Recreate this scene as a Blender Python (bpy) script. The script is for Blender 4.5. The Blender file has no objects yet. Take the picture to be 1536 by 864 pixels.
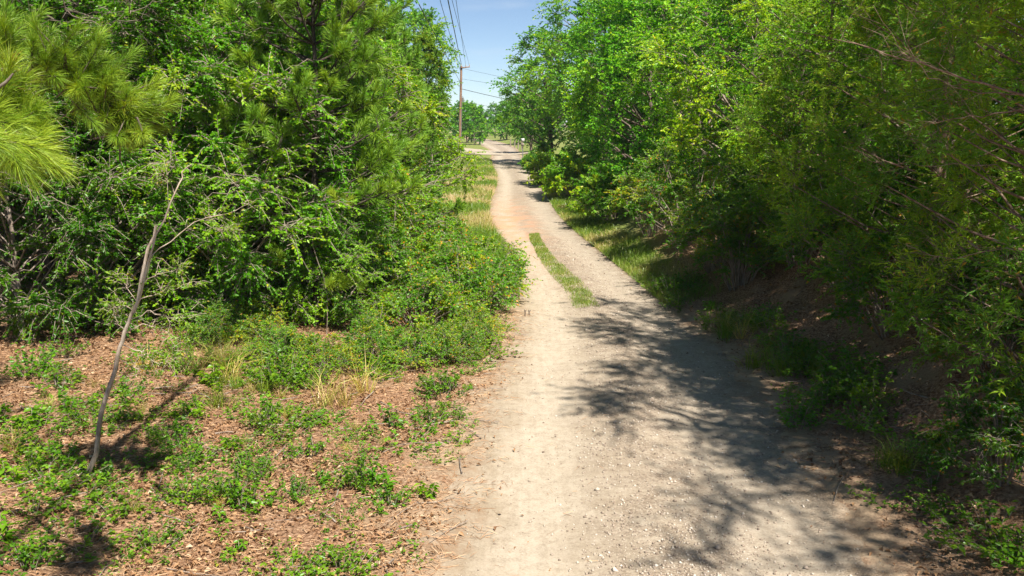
import bpy, math, random
import numpy as np
from mathutils import Vector, Matrix

scene = bpy.context.scene
COL = scene.collection
# ------------------------------------------------------------------ camera
CAM_H, FPX, HZ = 3.6, 1330.0, 185.0          # height, focal length and horizon row in the 1536 px wide photograph
PITCH = math.atan((432 - HZ) / FPX)
cd = bpy.data.cameras.new("camera")
cam = bpy.data.objects.new("camera", cd); COL.objects.link(cam)
cam.location = (0, 0, CAM_H)
cam.rotation_euler = (math.pi / 2 - PITCH, 0, 0)
cd.sensor_width = 36; cd.lens = FPX / 1536 * 36
cd.clip_start = 0.05; cd.clip_end = 5000
scene.camera = cam
# ------------------------------------------------------------------ sky and sun
SUN_EL, SUN_BACK = math.radians(52), math.radians(66)
S = Vector((math.cos(SUN_EL) * math.cos(SUN_BACK), -math.cos(SUN_EL) * math.sin(SUN_BACK), math.sin(SUN_EL)))
world = bpy.data.worlds.new("World"); scene.world = world; world.use_nodes = True
nt = world.node_tree; nt.nodes.clear()
wo = nt.nodes.new("ShaderNodeOutputWorld"); bg = nt.nodes.new("ShaderNodeBackground")
sky = nt.nodes.new("ShaderNodeTexSky"); sky.sky_type = 'NISHITA'; sky.sun_disc = False
sky.sun_elevation = SUN_EL; sky.sun_rotation = math.pi / 2 + SUN_BACK
sky.air_density = 0.65; sky.dust_density = 0.0; sky.ozone_density = 2.0
bg.inputs[1].default_value = 0.058
# thin wisps of high cloud
tc = nt.nodes.new("ShaderNodeTexCoord"); mp = nt.nodes.new("ShaderNodeMapping")
mp.inputs['Scale'].default_value = (5, 5, 22)
nz = nt.nodes.new("ShaderNodeTexNoise"); nz.inputs['Scale'].default_value = 1.6; nz.inputs['Detail'].default_value = 6
rp = nt.nodes.new("ShaderNodeValToRGB"); rp.color_ramp.elements[0].position = 0.56; rp.color_ramp.elements[1].position = 0.95
rp.color_ramp.elements[1].color = (0.45, 0.45, 0.45, 1)
mx = nt.nodes.new("ShaderNodeMix"); mx.data_type = 'RGBA'; mx.inputs[7].default_value = (7.5, 8.0, 8.6, 1)
nt.links.new(tc.outputs['Generated'], mp.inputs[0]); nt.links.new(mp.outputs[0], nz.inputs['Vector'])
nt.links.new(nz.outputs[0], rp.inputs[0]); nt.links.new(rp.outputs[0], mx.inputs[0])
nt.links.new(sky.outputs[0], mx.inputs[6]); nt.links.new(mx.outputs[2], bg.inputs[0]); nt.links.new(bg.outputs[0], wo.inputs[0])
sd = bpy.data.lights.new("sun", 'SUN'); sd.energy = 5.0; sd.angle = math.radians(0.55); sd.color = (1.0, 0.95, 0.86)
sun = bpy.data.objects.new("sun", sd); COL.objects.link(sun)
sun.rotation_euler = S.to_track_quat('Z', 'Y').to_euler(); sun.location = S * 60
scene.view_settings.view_transform = 'Standard'; scene.view_settings.look = 'None'
scene.view_settings.gamma = 1; scene.view_settings.exposure = 1.05
scene.view_settings.use_curve_mapping = False
cy = scene.cycles
cy.max_bounces = 6; cy.diffuse_bounces = 3; cy.glossy_bounces = 2; cy.transmission_bounces = 4
cy.volume_bounces = 0; cy.caustics_reflective = False; cy.caustics_refractive = False
scene.render.filter_size = 1.1
cy.use_denoising = True; cy.denoiser = 'OPENIMAGEDENOISE'; cy.denoising_input_passes = 'RGB_ALBEDO_NORMAL'; cy.denoising_prefilter = 'ACCURATE'
cy.use_adaptive_sampling = True; cy.adaptive_threshold = 0.015

# ------------------------------------------------------------------ projection helpers
cp, sp_ = math.cos(PITCH), math.sin(PITCH)
def ray(px, py):
    a, b = (px - 768) / FPX, (432 - py) / FPX
    return np.array([a, cp + b * sp_, -sp_ + b * cp])
def G(px, py, z=0.0):
    r = ray(px, py); t = (z - CAM_H) / r[2]
    return np.array([r[0] * t, r[1] * t, z])
def P(px, py, y):
    r = ray(px, py); t = y / r[1]
    return np.array([r[0] * t, y, CAM_H + r[2] * t])

# ------------------------------------------------------------------ road line and terrain
EDGE = [(864, 645, 1330), (750, 672, 1245), (650, 702, 1175), (560, 742, 1112), (500, 768, 1048), (450, 776, 992), (400, 772, 930),
        (370, 754, 893), (340, 738, 856), (320, 733, 838), (300, 737, 825), (280, 745, 815), (265, 745, 806), (250, 738, 796),
        (240, 737, 786), (231, 741, 778), (224, 735, 775), (218, 722, 765), (214, 716, 752)]
_l = np.array([G(l, y)[:2] for y, l, r in EDGE]); _r = np.array([G(r, y)[:2] for y, l, r in EDGE])
YS = _l[:, 1]
def XL(y): return np.where(y < YS[0], _l[0, 0] + (y - YS[0]) * 0.10, np.interp(y, YS, _l[:, 0])) - np.where(y > YS[-1], (y - YS[-1]) * 0.1, 0)
def XR(y): return np.where(y < YS[0], _r[0, 0] + (y - YS[0]) * -0.04, np.interp(y, YS, _r[:, 0])) - np.where(y > YS[-1], (y - YS[-1]) * 0.1, 0)
def sst(a, b, x):
    t = np.clip((x - a) / (b - a), 0, 1); return t * t * (3 - 2 * t)
def sn(x, y, s=1.0, k=0.0):
    x = x * s; y = y * s
    return (np.sin(1.7 * x + 2.3 * y + k) + np.sin(-2.9 * x + 1.3 * y + 1.3 + k * 2) + np.sin(3.7 * x + 4.1 * y + 2.1 + k) * .6
            + np.sin(-5.3 * x + 6.1 * y + .4 + k) * .4 + np.sin(8.9 * x - 7.7 * y + k) * .25) / 3.25
def gz(x, y):
    x = np.asarray(x, float); y = np.asarray(y, float)
    l, r = XL(y), XR(y)
    dl, dr = l - x, x - r                      # >0 outside the road
    d = np.maximum(dl, dr)
    e = sst(-0.55, 0.45, d + 0.18 * sn(x, y, 1.9) + 0.10 * sn(x, y, 6.0, 2))
    z = -0.07 + 0.11 * e
    z = z + sst(0.2, 1.5, d) * (0.05 * sn(x, y, .8, 1) + 0.02 * sn(x, y, 3.0, 4))
    near = 1 - sst(24, 40, y)
    z = z + sst(0.3, 3.4, dr) * (0.3 + 0.95 * near) + sst(3.4, 9, dr) * 0.5 * near
    z = z + .07 * (sn(x, y, 2.3, 6) + .6 * sn(x, y, 5.1, 8)) * sst(.5, 1.6, dr) * near
    z = z + sst(0.8, 6, dl) * 0.25 + sst(3, 12, dl) * 0.2
    return z

def new_obj(name, me, parent=None):
    o = bpy.data.objects.new(name, me); COL.objects.link(o)
    if parent is not None: o.parent = parent
    return o
def tag(o, label=None, cat=None, group=None, kind=None):
    if label: o['label'] = label
    if cat: o['category'] = cat
    if group: o['group'] = group
    if kind: o['kind'] = kind
    return o

# ------------------------------------------------------------------ mesh building with numpy
def np_mesh(name, V, T=None, Q=None, mat=None, attrs=None, smooth=False):
    me = bpy.data.meshes.new(name)
    V = np.asarray(V, np.float32)
    T = np.zeros((0, 3), np.int32) if T is None else np.asarray(T, np.int32)
    Q = np.zeros((0, 4), np.int32) if Q is None else np.asarray(Q, np.int32)
    me.vertices.add(len(V)); me.vertices.foreach_set("co", V.ravel())
    nl = T.size + Q.size
    me.loops.add(nl); me.loops.foreach_set("vertex_index", np.concatenate([T.ravel(), Q.ravel()]))
    starts = np.concatenate([np.arange(len(T)) * 3, T.size + np.arange(len(Q)) * 4]).astype(np.int32)
    me.polygons.add(len(starts)); me.polygons.foreach_set("loop_start", starts)
    if smooth: me.polygons.foreach_set("use_smooth", np.ones(len(starts), bool))
    me.update(calc_edges=True)
    for k, a in (attrs or {}).items():
        at = me.attributes.new(k, 'FLOAT', 'POINT'); at.data.foreach_set("value", np.asarray(a, np.float32))
    if mat: me.materials.append(mat)
    return me
class Geo:
    def __init__(s): s.V = []; s.T = []; s.Q = []; s.A = []; s.n = 0
    def add(s, V, T=None, Q=None, tint=None):
        V = np.asarray(V, float).reshape(-1, 3)
        if T is not None: s.T.append(np.asarray(T) + s.n)
        if Q is not None: s.Q.append(np.asarray(Q) + s.n)
        s.A.append(np.full(len(V), .5) if tint is None else np.asarray(tint, float))
        s.V.append(V); s.n += len(V)
    def mesh(s, name, mat, smooth=False):
        return np_mesh(name, np.concatenate(s.V), np.concatenate(s.T) if s.T else None, np.concatenate(s.Q) if s.Q else None, mat,
                       {'tint': np.concatenate(s.A)}, smooth)
def norm(v): return v / np.maximum(np.linalg.norm(v, axis=-1, keepdims=True), 1e-9)
def tubes(geo, Pn, R, sides=5, tint=None, cap=False):
    """Pn (N,K,3) centre lines, R (N,K) radii"""
    Pn = np.asarray(Pn, float); R = np.asarray(R, float)
    N, K, _ = Pn.shape
    tg = np.empty_like(Pn); tg[:, 1:-1] = Pn[:, 2:] - Pn[:, :-2]; tg[:, 0] = Pn[:, 1] - Pn[:, 0]; tg[:, -1] = Pn[:, -1] - Pn[:, -2]
    tg = norm(tg)
    m = norm(Pn[:, -1] - Pn[:, 0]); ref = np.where(np.abs(m[:, 2:3]) > .85, np.array([[1., 0, 0]]), np.array([[0, 0, 1.]]))
    a = norm(np.cross(tg, ref[:, None, :])); b = np.cross(tg, a)
    th = np.arange(sides) / sides * 2 * math.pi
    V = Pn[:, :, None, :] + R[:, :, None, None] * (a[:, :, None, :] * np.cos(th)[None, None, :, None] + b[:, :, None, :] * np.sin(th)[None, None, :, None])
    idx = np.arange(N * K * sides).reshape(N, K, sides)
    i0, i1 = idx[:, :-1], idx[:, 1:]
    Q = np.stack([i0, np.roll(i0, -1, 2), np.roll(i1, -1, 2), i1], -1).reshape(-1, 4)
    t = None if tint is None else np.repeat(np.broadcast_to(np.asarray(tint, float).reshape(-1), (N,)), K * sides)
    geo.add(V.reshape(-1, 3), None, Q, t)
def tube(geo, pts, radii, sides=7): tubes(geo, np.asarray(pts, float)[None], np.asarray(radii, float)[None], sides)
def smooth_line(pts, n):
    pts = np.asarray(pts, float); m = len(pts)
    pp = np.vstack([2 * pts[0] - pts[1], pts, 2 * pts[-1] - pts[-2]])
    out = []
    for t in np.linspace(0, m - 1 - 1e-6, n):
        i = int(t); u = t - i; a, b, c, d = pp[i:i + 4]
        out.append(.5 * (2 * b + (c - a) * u + (2 * a - 5 * b + 4 * c - d) * u * u + (3 * b - a - 3 * c + d) * u ** 3))
    return np.array(out)
def leaves(geo, C, D, Nn, L, W, tint, fold=.22, bend=0.15):
    """two-sided folded leaf of two triangles; C base, D axis, Nn normal"""
    D = norm(D); Nn = norm(Nn - D * (Nn * D).sum(-1, keepdims=True)); B = np.cross(D, Nn)
    L = np.asarray(L)[:, None]; W = np.asarray(W)[:, None]
    m = C + D * L * .45
    V = np.stack([C, m + B * W * .5 + Nn * W * fold, C + D * L - Nn * L * bend, m - B * W * .5 + Nn * W * fold], 1)
    i = np.arange(len(C))[:, None] * 4
    T = np.concatenate([i + [0, 1, 2], i + [0, 2, 3]])
    geo.add(V.reshape(-1, 3), T, None, np.repeat(tint, 4))
def needles(geo, C, D, L, W, tint, rng, droop=.12):
    D = norm(D); B = norm(np.cross(D, rng.normal(size=D.shape)))
    L = np.asarray(L)[:, None]; W = np.asarray(W)[:, None]
    mid = C + D * L * .55; tip = C + D * L + np.array([0, 0, -1.]) * L * droop
    V = np.stack([C - B * W * .4, C + B * W * .4, mid + B * W * .5, tip, mid - B * W * .5], 1)
    i = np.arange(len(C))[:, None] * 5
    geo.add(V.reshape(-1, 3), i + [4, 2, 3], i + [0, 1, 2, 4], np.repeat(tint, 5))

# ------------------------------------------------------------------ materials
def nodes(m):
    m.use_nodes = True; n = m.node_tree; n.nodes.clear(); return n, n.nodes, n.links
def ramp(N, stops):
    r = N.new("ShaderNodeValToRGB"); e = r.color_ramp.elements
    e[0].position, e[0].color = stops[0][0], (*stops[0][1], 1)
    e[1].position, e[1].color = stops[-1][0], (*stops[-1][1], 1)
    for p, c in stops[1:-1]:
        x = e.new(p); x.color = (*c, 1)
    return r
def mixc(N, Lk, f, a, b, bt='MIX'):
    m = N.new("ShaderNodeMix"); m.data_type = 'RGBA'; m.blend_type = bt
    for s, v in ((m.inputs[0], f), (m.inputs[6], a), (m.inputs[7], b)):
        if hasattr(v, 'is_output') or hasattr(v, 'links'): Lk.new(v, s)
        else: s.default_value = v if not isinstance(v, tuple) else (*v, 1) if len(v) == 3 else v
    return m.outputs[2]
def math_(N, Lk, op, a, b=None, clamp=False):
    m = N.new("ShaderNodeMath"); m.operation = op; m.use_clamp = clamp
    for s, v in zip(m.inputs, (a, b)):
        if v is None: continue
        if hasattr(v, 'links'): Lk.new(v, s)
        else: s.default_value = v
    return m.outputs[0]
def noise(N, Lk, scale, detail=3, vec=None, rough=.5):
    t = N.new("ShaderNodeTexNoise"); t.inputs['Scale'].default_value = scale; t.inputs['Detail'].default_value = detail
    t.inputs['Roughness'].default_value = rough
    if vec is not None: Lk.new(vec, t.inputs['Vector'])
    return t.outputs[0]
def maprange(N, Lk, v, a, b, c=0., d=1.):
    m = N.new("ShaderNodeMapRange"); m.interpolation_type = 'SMOOTHSTEP'
    Lk.new(v, m.inputs[0]); m.inputs[1].default_value = a; m.inputs[2].default_value = b; m.inputs[3].default_value = c; m.inputs[4].default_value = d
    return m.outputs[0]
def foliage(name, stops, trans=.46, tcol=(1.45, 1.3, .40), rough=.38, spec=.5):
    """leaf blade: colour varies from leaf to leaf, lets light through"""
    m = bpy.data.materials.new(name); n, N, Lk = nodes(m)
    at = N.new("ShaderNodeAttribute"); at.attribute_name = 'tint'
    r = ramp(N, stops); Lk.new(at.outputs['Fac'], r.inputs[0])
    oi = N.new("ShaderNodeObjectInfo")
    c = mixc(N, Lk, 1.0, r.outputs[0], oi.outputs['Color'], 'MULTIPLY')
    b = N.new("ShaderNodeBsdfPrincipled"); Lk.new(c, b.inputs['Base Color']); b.inputs['Roughness'].default_value = rough
    b.inputs['Specular IOR Level'].default_value = spec
    t = N.new("ShaderNodeBsdfTranslucent"); Lk.new(mixc(N, Lk, 1.0, c, tcol, 'MULTIPLY'), t.inputs[0])
    x = N.new("ShaderNodeMixShader"); x.inputs[0].default_value = trans
    o = N.new("ShaderNodeOutputMaterial"); Lk.new(b.outputs[0], x.inputs[1]); Lk.new(t.outputs[0], x.inputs[2]); Lk.new(x.outputs[0], o.inputs[0])
    return m
def plain(name, stops, rough=.85, spec=.2, bump=0., bscale=30, nscale=8, stretch=(1, 1, 1)):
    m = bpy.data.materials.new(name); n, N, Lk = nodes(m)
    tc = N.new("ShaderNodeTexCoord"); mp = N.new("ShaderNodeMapping"); mp.inputs['Scale'].default_value = stretch
    Lk.new(tc.outputs['Object'], mp.inputs[0])
    f = noise(N, Lk, nscale, 5, mp.outputs[0], .65)
    r = ramp(N, stops); Lk.new(maprange(N, Lk, f, .25, .75), r.inputs[0])
    b = N.new("ShaderNodeBsdfPrincipled"); Lk.new(r.outputs[0], b.inputs['Base Color']); b.inputs['Roughness'].default_value = rough
    b.inputs['Specular IOR Level'].default_value = spec
    if bump:
        bp = N.new("ShaderNodeBump"); bp.inputs['Strength'].default_value = bump; bp.inputs['Distance'].default_value = .02
        Lk.new(noise(N, Lk, bscale, 4, mp.outputs[0]), bp.inputs['Height']); Lk.new(bp.outputs[0], b.inputs['Normal'])
    o = N.new("ShaderNodeOutputMaterial"); Lk.new(b.outputs[0], o.inputs[0])
    return m
def tinted(name, stops, rough=.8, spec=.2, trans=0.):
    m = bpy.data.materials.new(name); n, N, Lk = nodes(m)
    at = N.new("ShaderNodeAttribute"); at.attribute_name = 'tint'
    r = ramp(N, stops); Lk.new(at.outputs['Fac'], r.inputs[0])
    b = N.new("ShaderNodeBsdfPrincipled"); Lk.new(r.outputs[0], b.inputs['Base Color']); b.inputs['Roughness'].default_value = rough
    b.inputs['Specular IOR Level'].default_value = spec
    o = N.new("ShaderNodeOutputMaterial")
    if trans:
        t = N.new("ShaderNodeBsdfTranslucent"); Lk.new(r.outputs[0], t.inputs[0])
        x = N.new("ShaderNodeMixShader"); x.inputs[0].default_value = trans
        Lk.new(b.outputs[0], x.inputs[1]); Lk.new(t.outputs[0], x.inputs[2]); Lk.new(x.outputs[0], o.inputs[0])
    else: Lk.new(b.outputs[0], o.inputs[0])
    return m
M = {}
M['leaf'] = foliage('broad_leaf', [(0, (.045, .16, .008)), (.45, (.115, .32, .012)), (.8, (.23, .43, .015)), (1, (.42, .48, .025))])
M['shrub_leaf'] = foliage('shrub_leaf', [(0, (.05, .16, .010)), (.5, (.125, .31, .014)), (.82, (.25, .39, .016)), (.94, (.44, .38, .022)), (1, (.58, .25, .025))])
M['needle'] = foliage('pine_needle', [(0, (.07, .17, .018)), (.55, (.17, .29, .022)), (.93, (.34, .41, .035)), (1, (.34, .20, .07))], trans=.24, rough=.5)
M['cedar'] = foliage('cedar_spray', [(0, (.05, .15, .012)), (.5, (.145, .31, .018)), (.9, (.30, .44, .022)), (1, (.40, .26, .05))], trans=.4, rough=.6)
M['plant'] = foliage('low_plant_leaf', [(0, (.05, .15, .012)), (.5, (.11, .28, .014)), (.9, (.21, .38, .02)), (1, (.42, .38, .05))])
M['grass'] = foliage('grass_blade', [(0, (.09, .19, .016)), (.4, (.19, .28, .025)), (.7, (.40, .35, .11)), (1, (.58, .46, .27))], trans=.3)
M['bark'] = plain('bark', [(0, (.055, .042, .032)), (.5, (.12, .09, .07)), (1, (.23, .19, .15))], bump=.7, nscale=9, bscale=22, stretch=(1, 1, .25))
M['dark_bark'] = plain('dark_bark', [(0, (.025, .019, .015)), (.5, (.06, .045, .035)), (1, (.12, .10, .08))], bump=.8, nscale=9, bscale=26, stretch=(1, 1, .2))
M['grey_bark'] = plain('grey_bark', [(0, (.12, .095, .075)), (.5, (.25, .20, .16)), (1, (.40, .33, .27))], bump=.6, nscale=14, bscale=40, stretch=(1, 1, .3))
M['sunlit_bark'] = plain('sunlit_bark', [(0, (.22, .165, .12)), (.5, (.42, .33, .25)), (1, (.56, .47, .38))], bump=.6, nscale=12, bscale=45, stretch=(1, 1, .35))  # sapling bark kept pale: sunlight on the stem is put into its colour
M['red_bark'] = plain('shaggy_bark', [(0, (.10, .06, .04)), (.5, (.20, .13, .09)), (1, (.36, .27, .20))], bump=.6, nscale=14, bscale=50, stretch=(1, 1, .2))
M['litter'] = tinted('fallen_leaf', [(0, (.10, .048, .024)), (.35, (.25, .13, .063)), (.7, (.42, .25, .125)), (1, (.60, .46, .31))], rough=.55, trans=.12)
M['straw'] = tinted('pine_straw', [(0, (.26, .13, .065)), (.6, (.45, .26, .14)), (1, (.60, .42, .26))], rough=.6)
M['stone'] = tinted('gravel_stone', [(0, (.16, .12, .09)), (.4, (.33, .26, .20)), (.8, (.48, .41, .33)), (1, (.68, .62, .54))], rough=.8)

# ------------------------------------------------------------------ ground
def ground_material():
    m = bpy.data.materials.new('forest_floor'); n, N, Lk = nodes(m)
    tc = N.new("ShaderNodeTexCoord"); v = tc.outputs['Object']
    sa = N.new("ShaderNodeAttribute"); sa.attribute_name = 'sand'
    gr = N.new("ShaderNodeAttribute"); gr.attribute_name = 'green'
    f1 = noise(N, Lk, 28, 5, v, .7); f2 = noise(N, Lk, 1.3, 4, v, .6)
    r = ramp(N, [(0, (.08, .042, .024)), (.4, (.23, .13, .075)), (.7, (.36, .22, .135)), (1, (.48, .34, .23))]); Lk.new(maprange(N, Lk, f1, .28, .75), r.inputs[0])
    soil = ramp(N, [(0, (.20, .125, .075)), (1, (.40, .27, .165))]); Lk.new(f1, soil.inputs[0])
    c = mixc(N, Lk, maprange(N, Lk, f2, .5, .68), r.outputs[0], soil.outputs[0])
    sand = ramp(N, [(0, (.27, .19, .12)), (1, (.50, .385, .265))]); Lk.new(noise(N, Lk, 45, 4, v, .7), sand.inputs[0])
    sf = math_(N, Lk, 'MULTIPLY', sa.outputs['Fac'], maprange(N, Lk, noise(N, Lk, 4.5, 5, v, .65), .3, .6), True)
    c = mixc(N, Lk, sf, c, sand.outputs[0])
    g = ramp(N, [(0, (.09, .15, .022)), (.5, (.17, .21, .05)), (1, (.36, .30, .15))]); Lk.new(noise(N, Lk, .7, 6, v, .7), g.inputs[0])
    c = mixc(N, Lk, gr.outputs['Fac'], c, g.outputs[0])
    b = N.new("ShaderNodeBsdfPrincipled"); Lk.new(c, b.inputs['Base Color']); b.inputs['Roughness'].default_value = .95
    b.inputs['Specular IOR Level'].default_value = .1
    bp = N.new("ShaderNodeBump"); bp.inputs['Strength'].default_value = .8; bp.inputs['Distance'].default_value = .03
    Lk.new(f1, bp.inputs['Height']); Lk.new(bp.outputs[0], b.inputs['Normal'])
    o = N.new("ShaderNodeOutputMaterial"); Lk.new(b.outputs[0], o.inputs[0])
    return m
def axis(parts):
    out = []
    for a, b, s in parts: out += list(np.arange(a, b - 1e-6, s))
    return np.array(out)
ya = np.concatenate([axis([(-40, 0, 4), (0, 5, .5), (5, 22, .11), (22, 45, .3), (45, 100, 1.0), (100, 260, 4)]), np.geomspace(260, 3500, 24)])
sa_ = axis([(3, 6, .12), (6, 14, .4), (14, 60, 3)]); sfar = np.geomspace(60, 2500, 20)
xa = np.concatenate([-sfar[::-1], -sa_[::-1], axis([(-2.9, 2.95, .09)]), sa_, sfar])
Y, X = np.meshgrid(ya, xa, indexing='ij')
X = X + (XL(Y) + XR(Y)) / 2 * (np.abs(X) < 300)
Z = gz(X, Y)
d = np.maximum(XL(Y) - X, X - XR(Y))
sand = 1 - sst(-.05, .9, d); left = XL(Y) - X
green = np.clip(sst(22, 30, Y) * (X < 40) * .9 + sst(17, 24, Y) * sst(-.2, .5, X - XR(Y)) * (1 - sst(.6, 1.6, X - XR(Y))), 0, .95) * sst(.05, .35, d)
ny, nx = X.shape
idx = np.arange(ny * nx).reshape(ny, nx)
Q = np.stack([idx[:-1, :-1], idx[:-1, 1:], idx[1:, 1:], idx[1:, :-1]], -1).reshape(-1, 4)
ground = new_obj('ground', np_mesh('ground', np.stack([X, Y, Z], -1).reshape(-1, 3), None, Q, ground_material(),
                 {'sand': sand.ravel(), 'green': green.ravel()}, True))
tag(ground, 'forest floor and verges of brown leaf litter and bare soil', 'ground', kind='structure')

def road_material():
    m = bpy.data.materials.new('gravel_road'); n, N, Lk = nodes(m)
    tc = N.new("ShaderNodeTexCoord"); v = tc.outputs['Object']
    ua = N.new("ShaderNodeAttribute"); ua.attribute_name = 'across'; u = ua.outputs['Fac']
    ra = N.new("ShaderNodeAttribute"); ra.attribute_name = 'red'
    wob = noise(N, Lk, 1.1, 4, v, .6)
    u2 = math_(N, Lk, 'ADD', u, math_(N, Lk, 'MULTIPLY', math_(N, Lk, 'SUBTRACT', wob, .5), .30))
    rot = N.new('ShaderNodeMapping'); rot.inputs['Rotation'].default_value = (.3, .2, .65); Lk.new(v, rot.inputs[0])
    fine = noise(N, Lk, 43, 6, rot.outputs[0], .8); mid = noise(N, Lk, 9, 5, v, .65)
    mp = N.new("ShaderNodeMapping"); mp.inputs['Scale'].default_value = (9, .5, 1); mp.inputs['Rotation'].default_value = (.15, .1, .06); Lk.new(rot.outputs[0] if False else v, mp.inputs[0])
    streak = noise(N, Lk, 1.37, 7, mp.outputs[0], .72)
    sand = ramp(N, [(0, (.25, .20, .145)), (.5, (.395, .33, .252)), (1, (.48, .41, .325))])
    Lk.new(maprange(N, Lk, math_(N, Lk, 'ADD', math_(N, Lk, 'MULTIPLY', fine, .5), math_(N, Lk, 'ADD', math_(N, Lk, 'MULTIPLY', mid, .32), math_(N, Lk, 'MULTIPLY', streak, .18))), .3, .7), sand.inputs[0])
    vo = N.new("ShaderNodeTexVoronoi"); vo.inputs['Scale'].default_value = 41; Lk.new(rot.outputs[0], vo.inputs['Vector'])
    sep = N.new("ShaderNodeSeparateColor"); Lk.new(vo.outputs['Color'], sep.inputs[0])
    grav = ramp(N, [(0, (.14, .105, .075)), (.45, (.27, .21, .155)), (.8, (.37, .305, .235)), (1, (.55, .48, .40))])
    Lk.new(math_(N, Lk, 'ADD', math_(N, Lk, 'MULTIPLY', sep.outputs[0], .6), math_(N, Lk, 'MULTIPLY', mid, .45)), grav.inputs[0])
    gm = N.new("ShaderNodeValToRGB"); e = gm.color_ramp.elements
    e[0].position, e[0].color = .28, (0, 0, 0, 1); e[1].position, e[1].color = .52, (1, 1, 1, 1)
    for p_, c_ in ((.62, .95), (.72, .5), (.85, .45), (.96, .9)):
        x = e.new(p_); x.color = (c_, c_, c_, 1)
    Lk.new(u2, gm.inputs[0])
    gf = math_(N, Lk, 'MULTIPLY', gm.outputs[0], maprange(N, Lk, noise(N, Lk, 2.6, 6, v, .72), .3, .62), True)
    c = mixc(N, Lk, gf, sand.outputs[0], grav.outputs[0])
    lane = ramp(N, [(0, (.72, .68, .62)), (.10, (.80, .76, .70)), (.20, (1.04, 1.03, 1.02)), (.30, (1.0, .99, .97)), (.38, (.80, .77, .73)), (.55, (.92, .90, .87)), (.72, (.98, .98, .98)), (.86, (.9, .9, .9)), (1, (.75, .72, .68))]); Lk.new(u2, lane.inputs[0])
    c = mixc(N, Lk, maprange(N, Lk, noise(N, Lk, 1.9, 6, rot.outputs[0], .7), .3, .7, .25, 1.), c, mixc(N, Lk, 1.0, c, lane.outputs[0], 'MULTIPLY'))
    red = ramp(N, [(0, (.42, .20, .11)), (1, (.60, .34, .21))]); Lk.new(mid, red.inputs[0])
    c = mixc(N, Lk, math_(N, Lk, 'MULTIPLY', ra.outputs['Fac'], maprange(N, Lk, noise(N, Lk, 1.0, 4, v, .6), .35, .6), True), c, red.outputs[0])
    # brown silt and old needles at both rims
    rim = math_(N, Lk, 'ADD', maprange(N, Lk, u2, -.02, .10, 1., 0.), maprange(N, Lk, u2, .93, 1.06), True)
    silt = ramp(N, [(0, (.19, .115, .065)), (1, (.36, .25, .16))]); Lk.new(fine, silt.inputs[0])
    c = mixc(N, Lk, math_(N, Lk, 'MULTIPLY', rim, maprange(N, Lk, noise(N, Lk, 6, 5, v, .7), .3, .62), True), c, silt.outputs[0])
    b = N.new("ShaderNodeBsdfPrincipled"); Lk.new(c, b.inputs['Base Color']); b.inputs['Roughness'].default_value = .95
    b.inputs['Specular IOR Level'].default_value = .12
    h = math_(N, Lk, 'ADD', math_(N, Lk, 'MULTIPLY', fine, .5), math_(N, Lk, 'MULTIPLY', math_(N, Lk, 'MULTIPLY', vo.outputs['Distance'], gf), -1.2))
    h = math_(N, Lk, 'ADD', h, math_(N, Lk, 'MULTIPLY', streak, .12))
    bp = N.new("ShaderNodeBump"); bp.inputs['Strength'].default_value = .55; bp.inputs['Distance'].default_value = .02
    Lk.new(h, bp.inputs['Height']); Lk.new(bp.outputs[0], b.inputs['Normal'])
    o = N.new("ShaderNodeOutputMaterial"); Lk.new(b.outputs[0], o.inputs[0])
    return m
M['road'] = road_material()
yr = np.concatenate([axis([(-20, 5, .5), (5, 30, .15), (30, 100, .6)]), np.linspace(100, 205, 50)])
ur = np.linspace(0, 1, 45)
Yr, Ur = np.meshgrid(yr, ur, indexing='ij')
EX = .5
Xr = (XL(Yr) - EX) + Ur * (XR(Yr) - XL(Yr) + 2 * EX)
across = (Xr - XL(Yr)) / (XR(Yr) - XL(Yr))
Zr = .012 * sn(Xr, Yr, 1.5, 3) - .035 * np.exp(-((across - .22) / .13) ** 2) - .03 * np.exp(-((across - .80) / .12) ** 2) + .03 * np.exp(-((across - .52) / .12) ** 2)
rc = G(757, 322)
red = np.exp(-((Yr - 33) / 8) ** 2) * np.exp(-((across - .28) / .28) ** 2)
ny, nx = Xr.shape; idx = np.arange(ny * nx).reshape(ny, nx)
Q = np.stack([idx[:-1, :-1], idx[:-1, 1:], idx[1:, 1:], idx[1:, :-1]], -1).reshape(-1, 4)
road = new_obj('road', np_mesh('road', np.stack([Xr, Yr, Zr], -1).reshape(-1, 3), None, Q, M['road'], {'across': across.ravel(), 'red': red.ravel()}, True))
tag(road, 'pale sandy gravel road winding away between the woods', 'road', kind='structure')
def road_z(x, y):
    a = (x - XL(y)) / (XR(y) - XL(y))
    return .012 * sn(x, y, 1.5, 3) - .035 * np.exp(-((a - .22) / .13) ** 2) - .03 * np.exp(-((a - .80) / .12) ** 2) + .03 * np.exp(-((a - .52) / .12) ** 2)
def top_z(x, y):
    ins = (x > XL(y) - EX) & (x < XR(y) + EX)
    return np.where(ins, np.maximum(road_z(x, y), gz(x, y)), gz(x, y))
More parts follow.
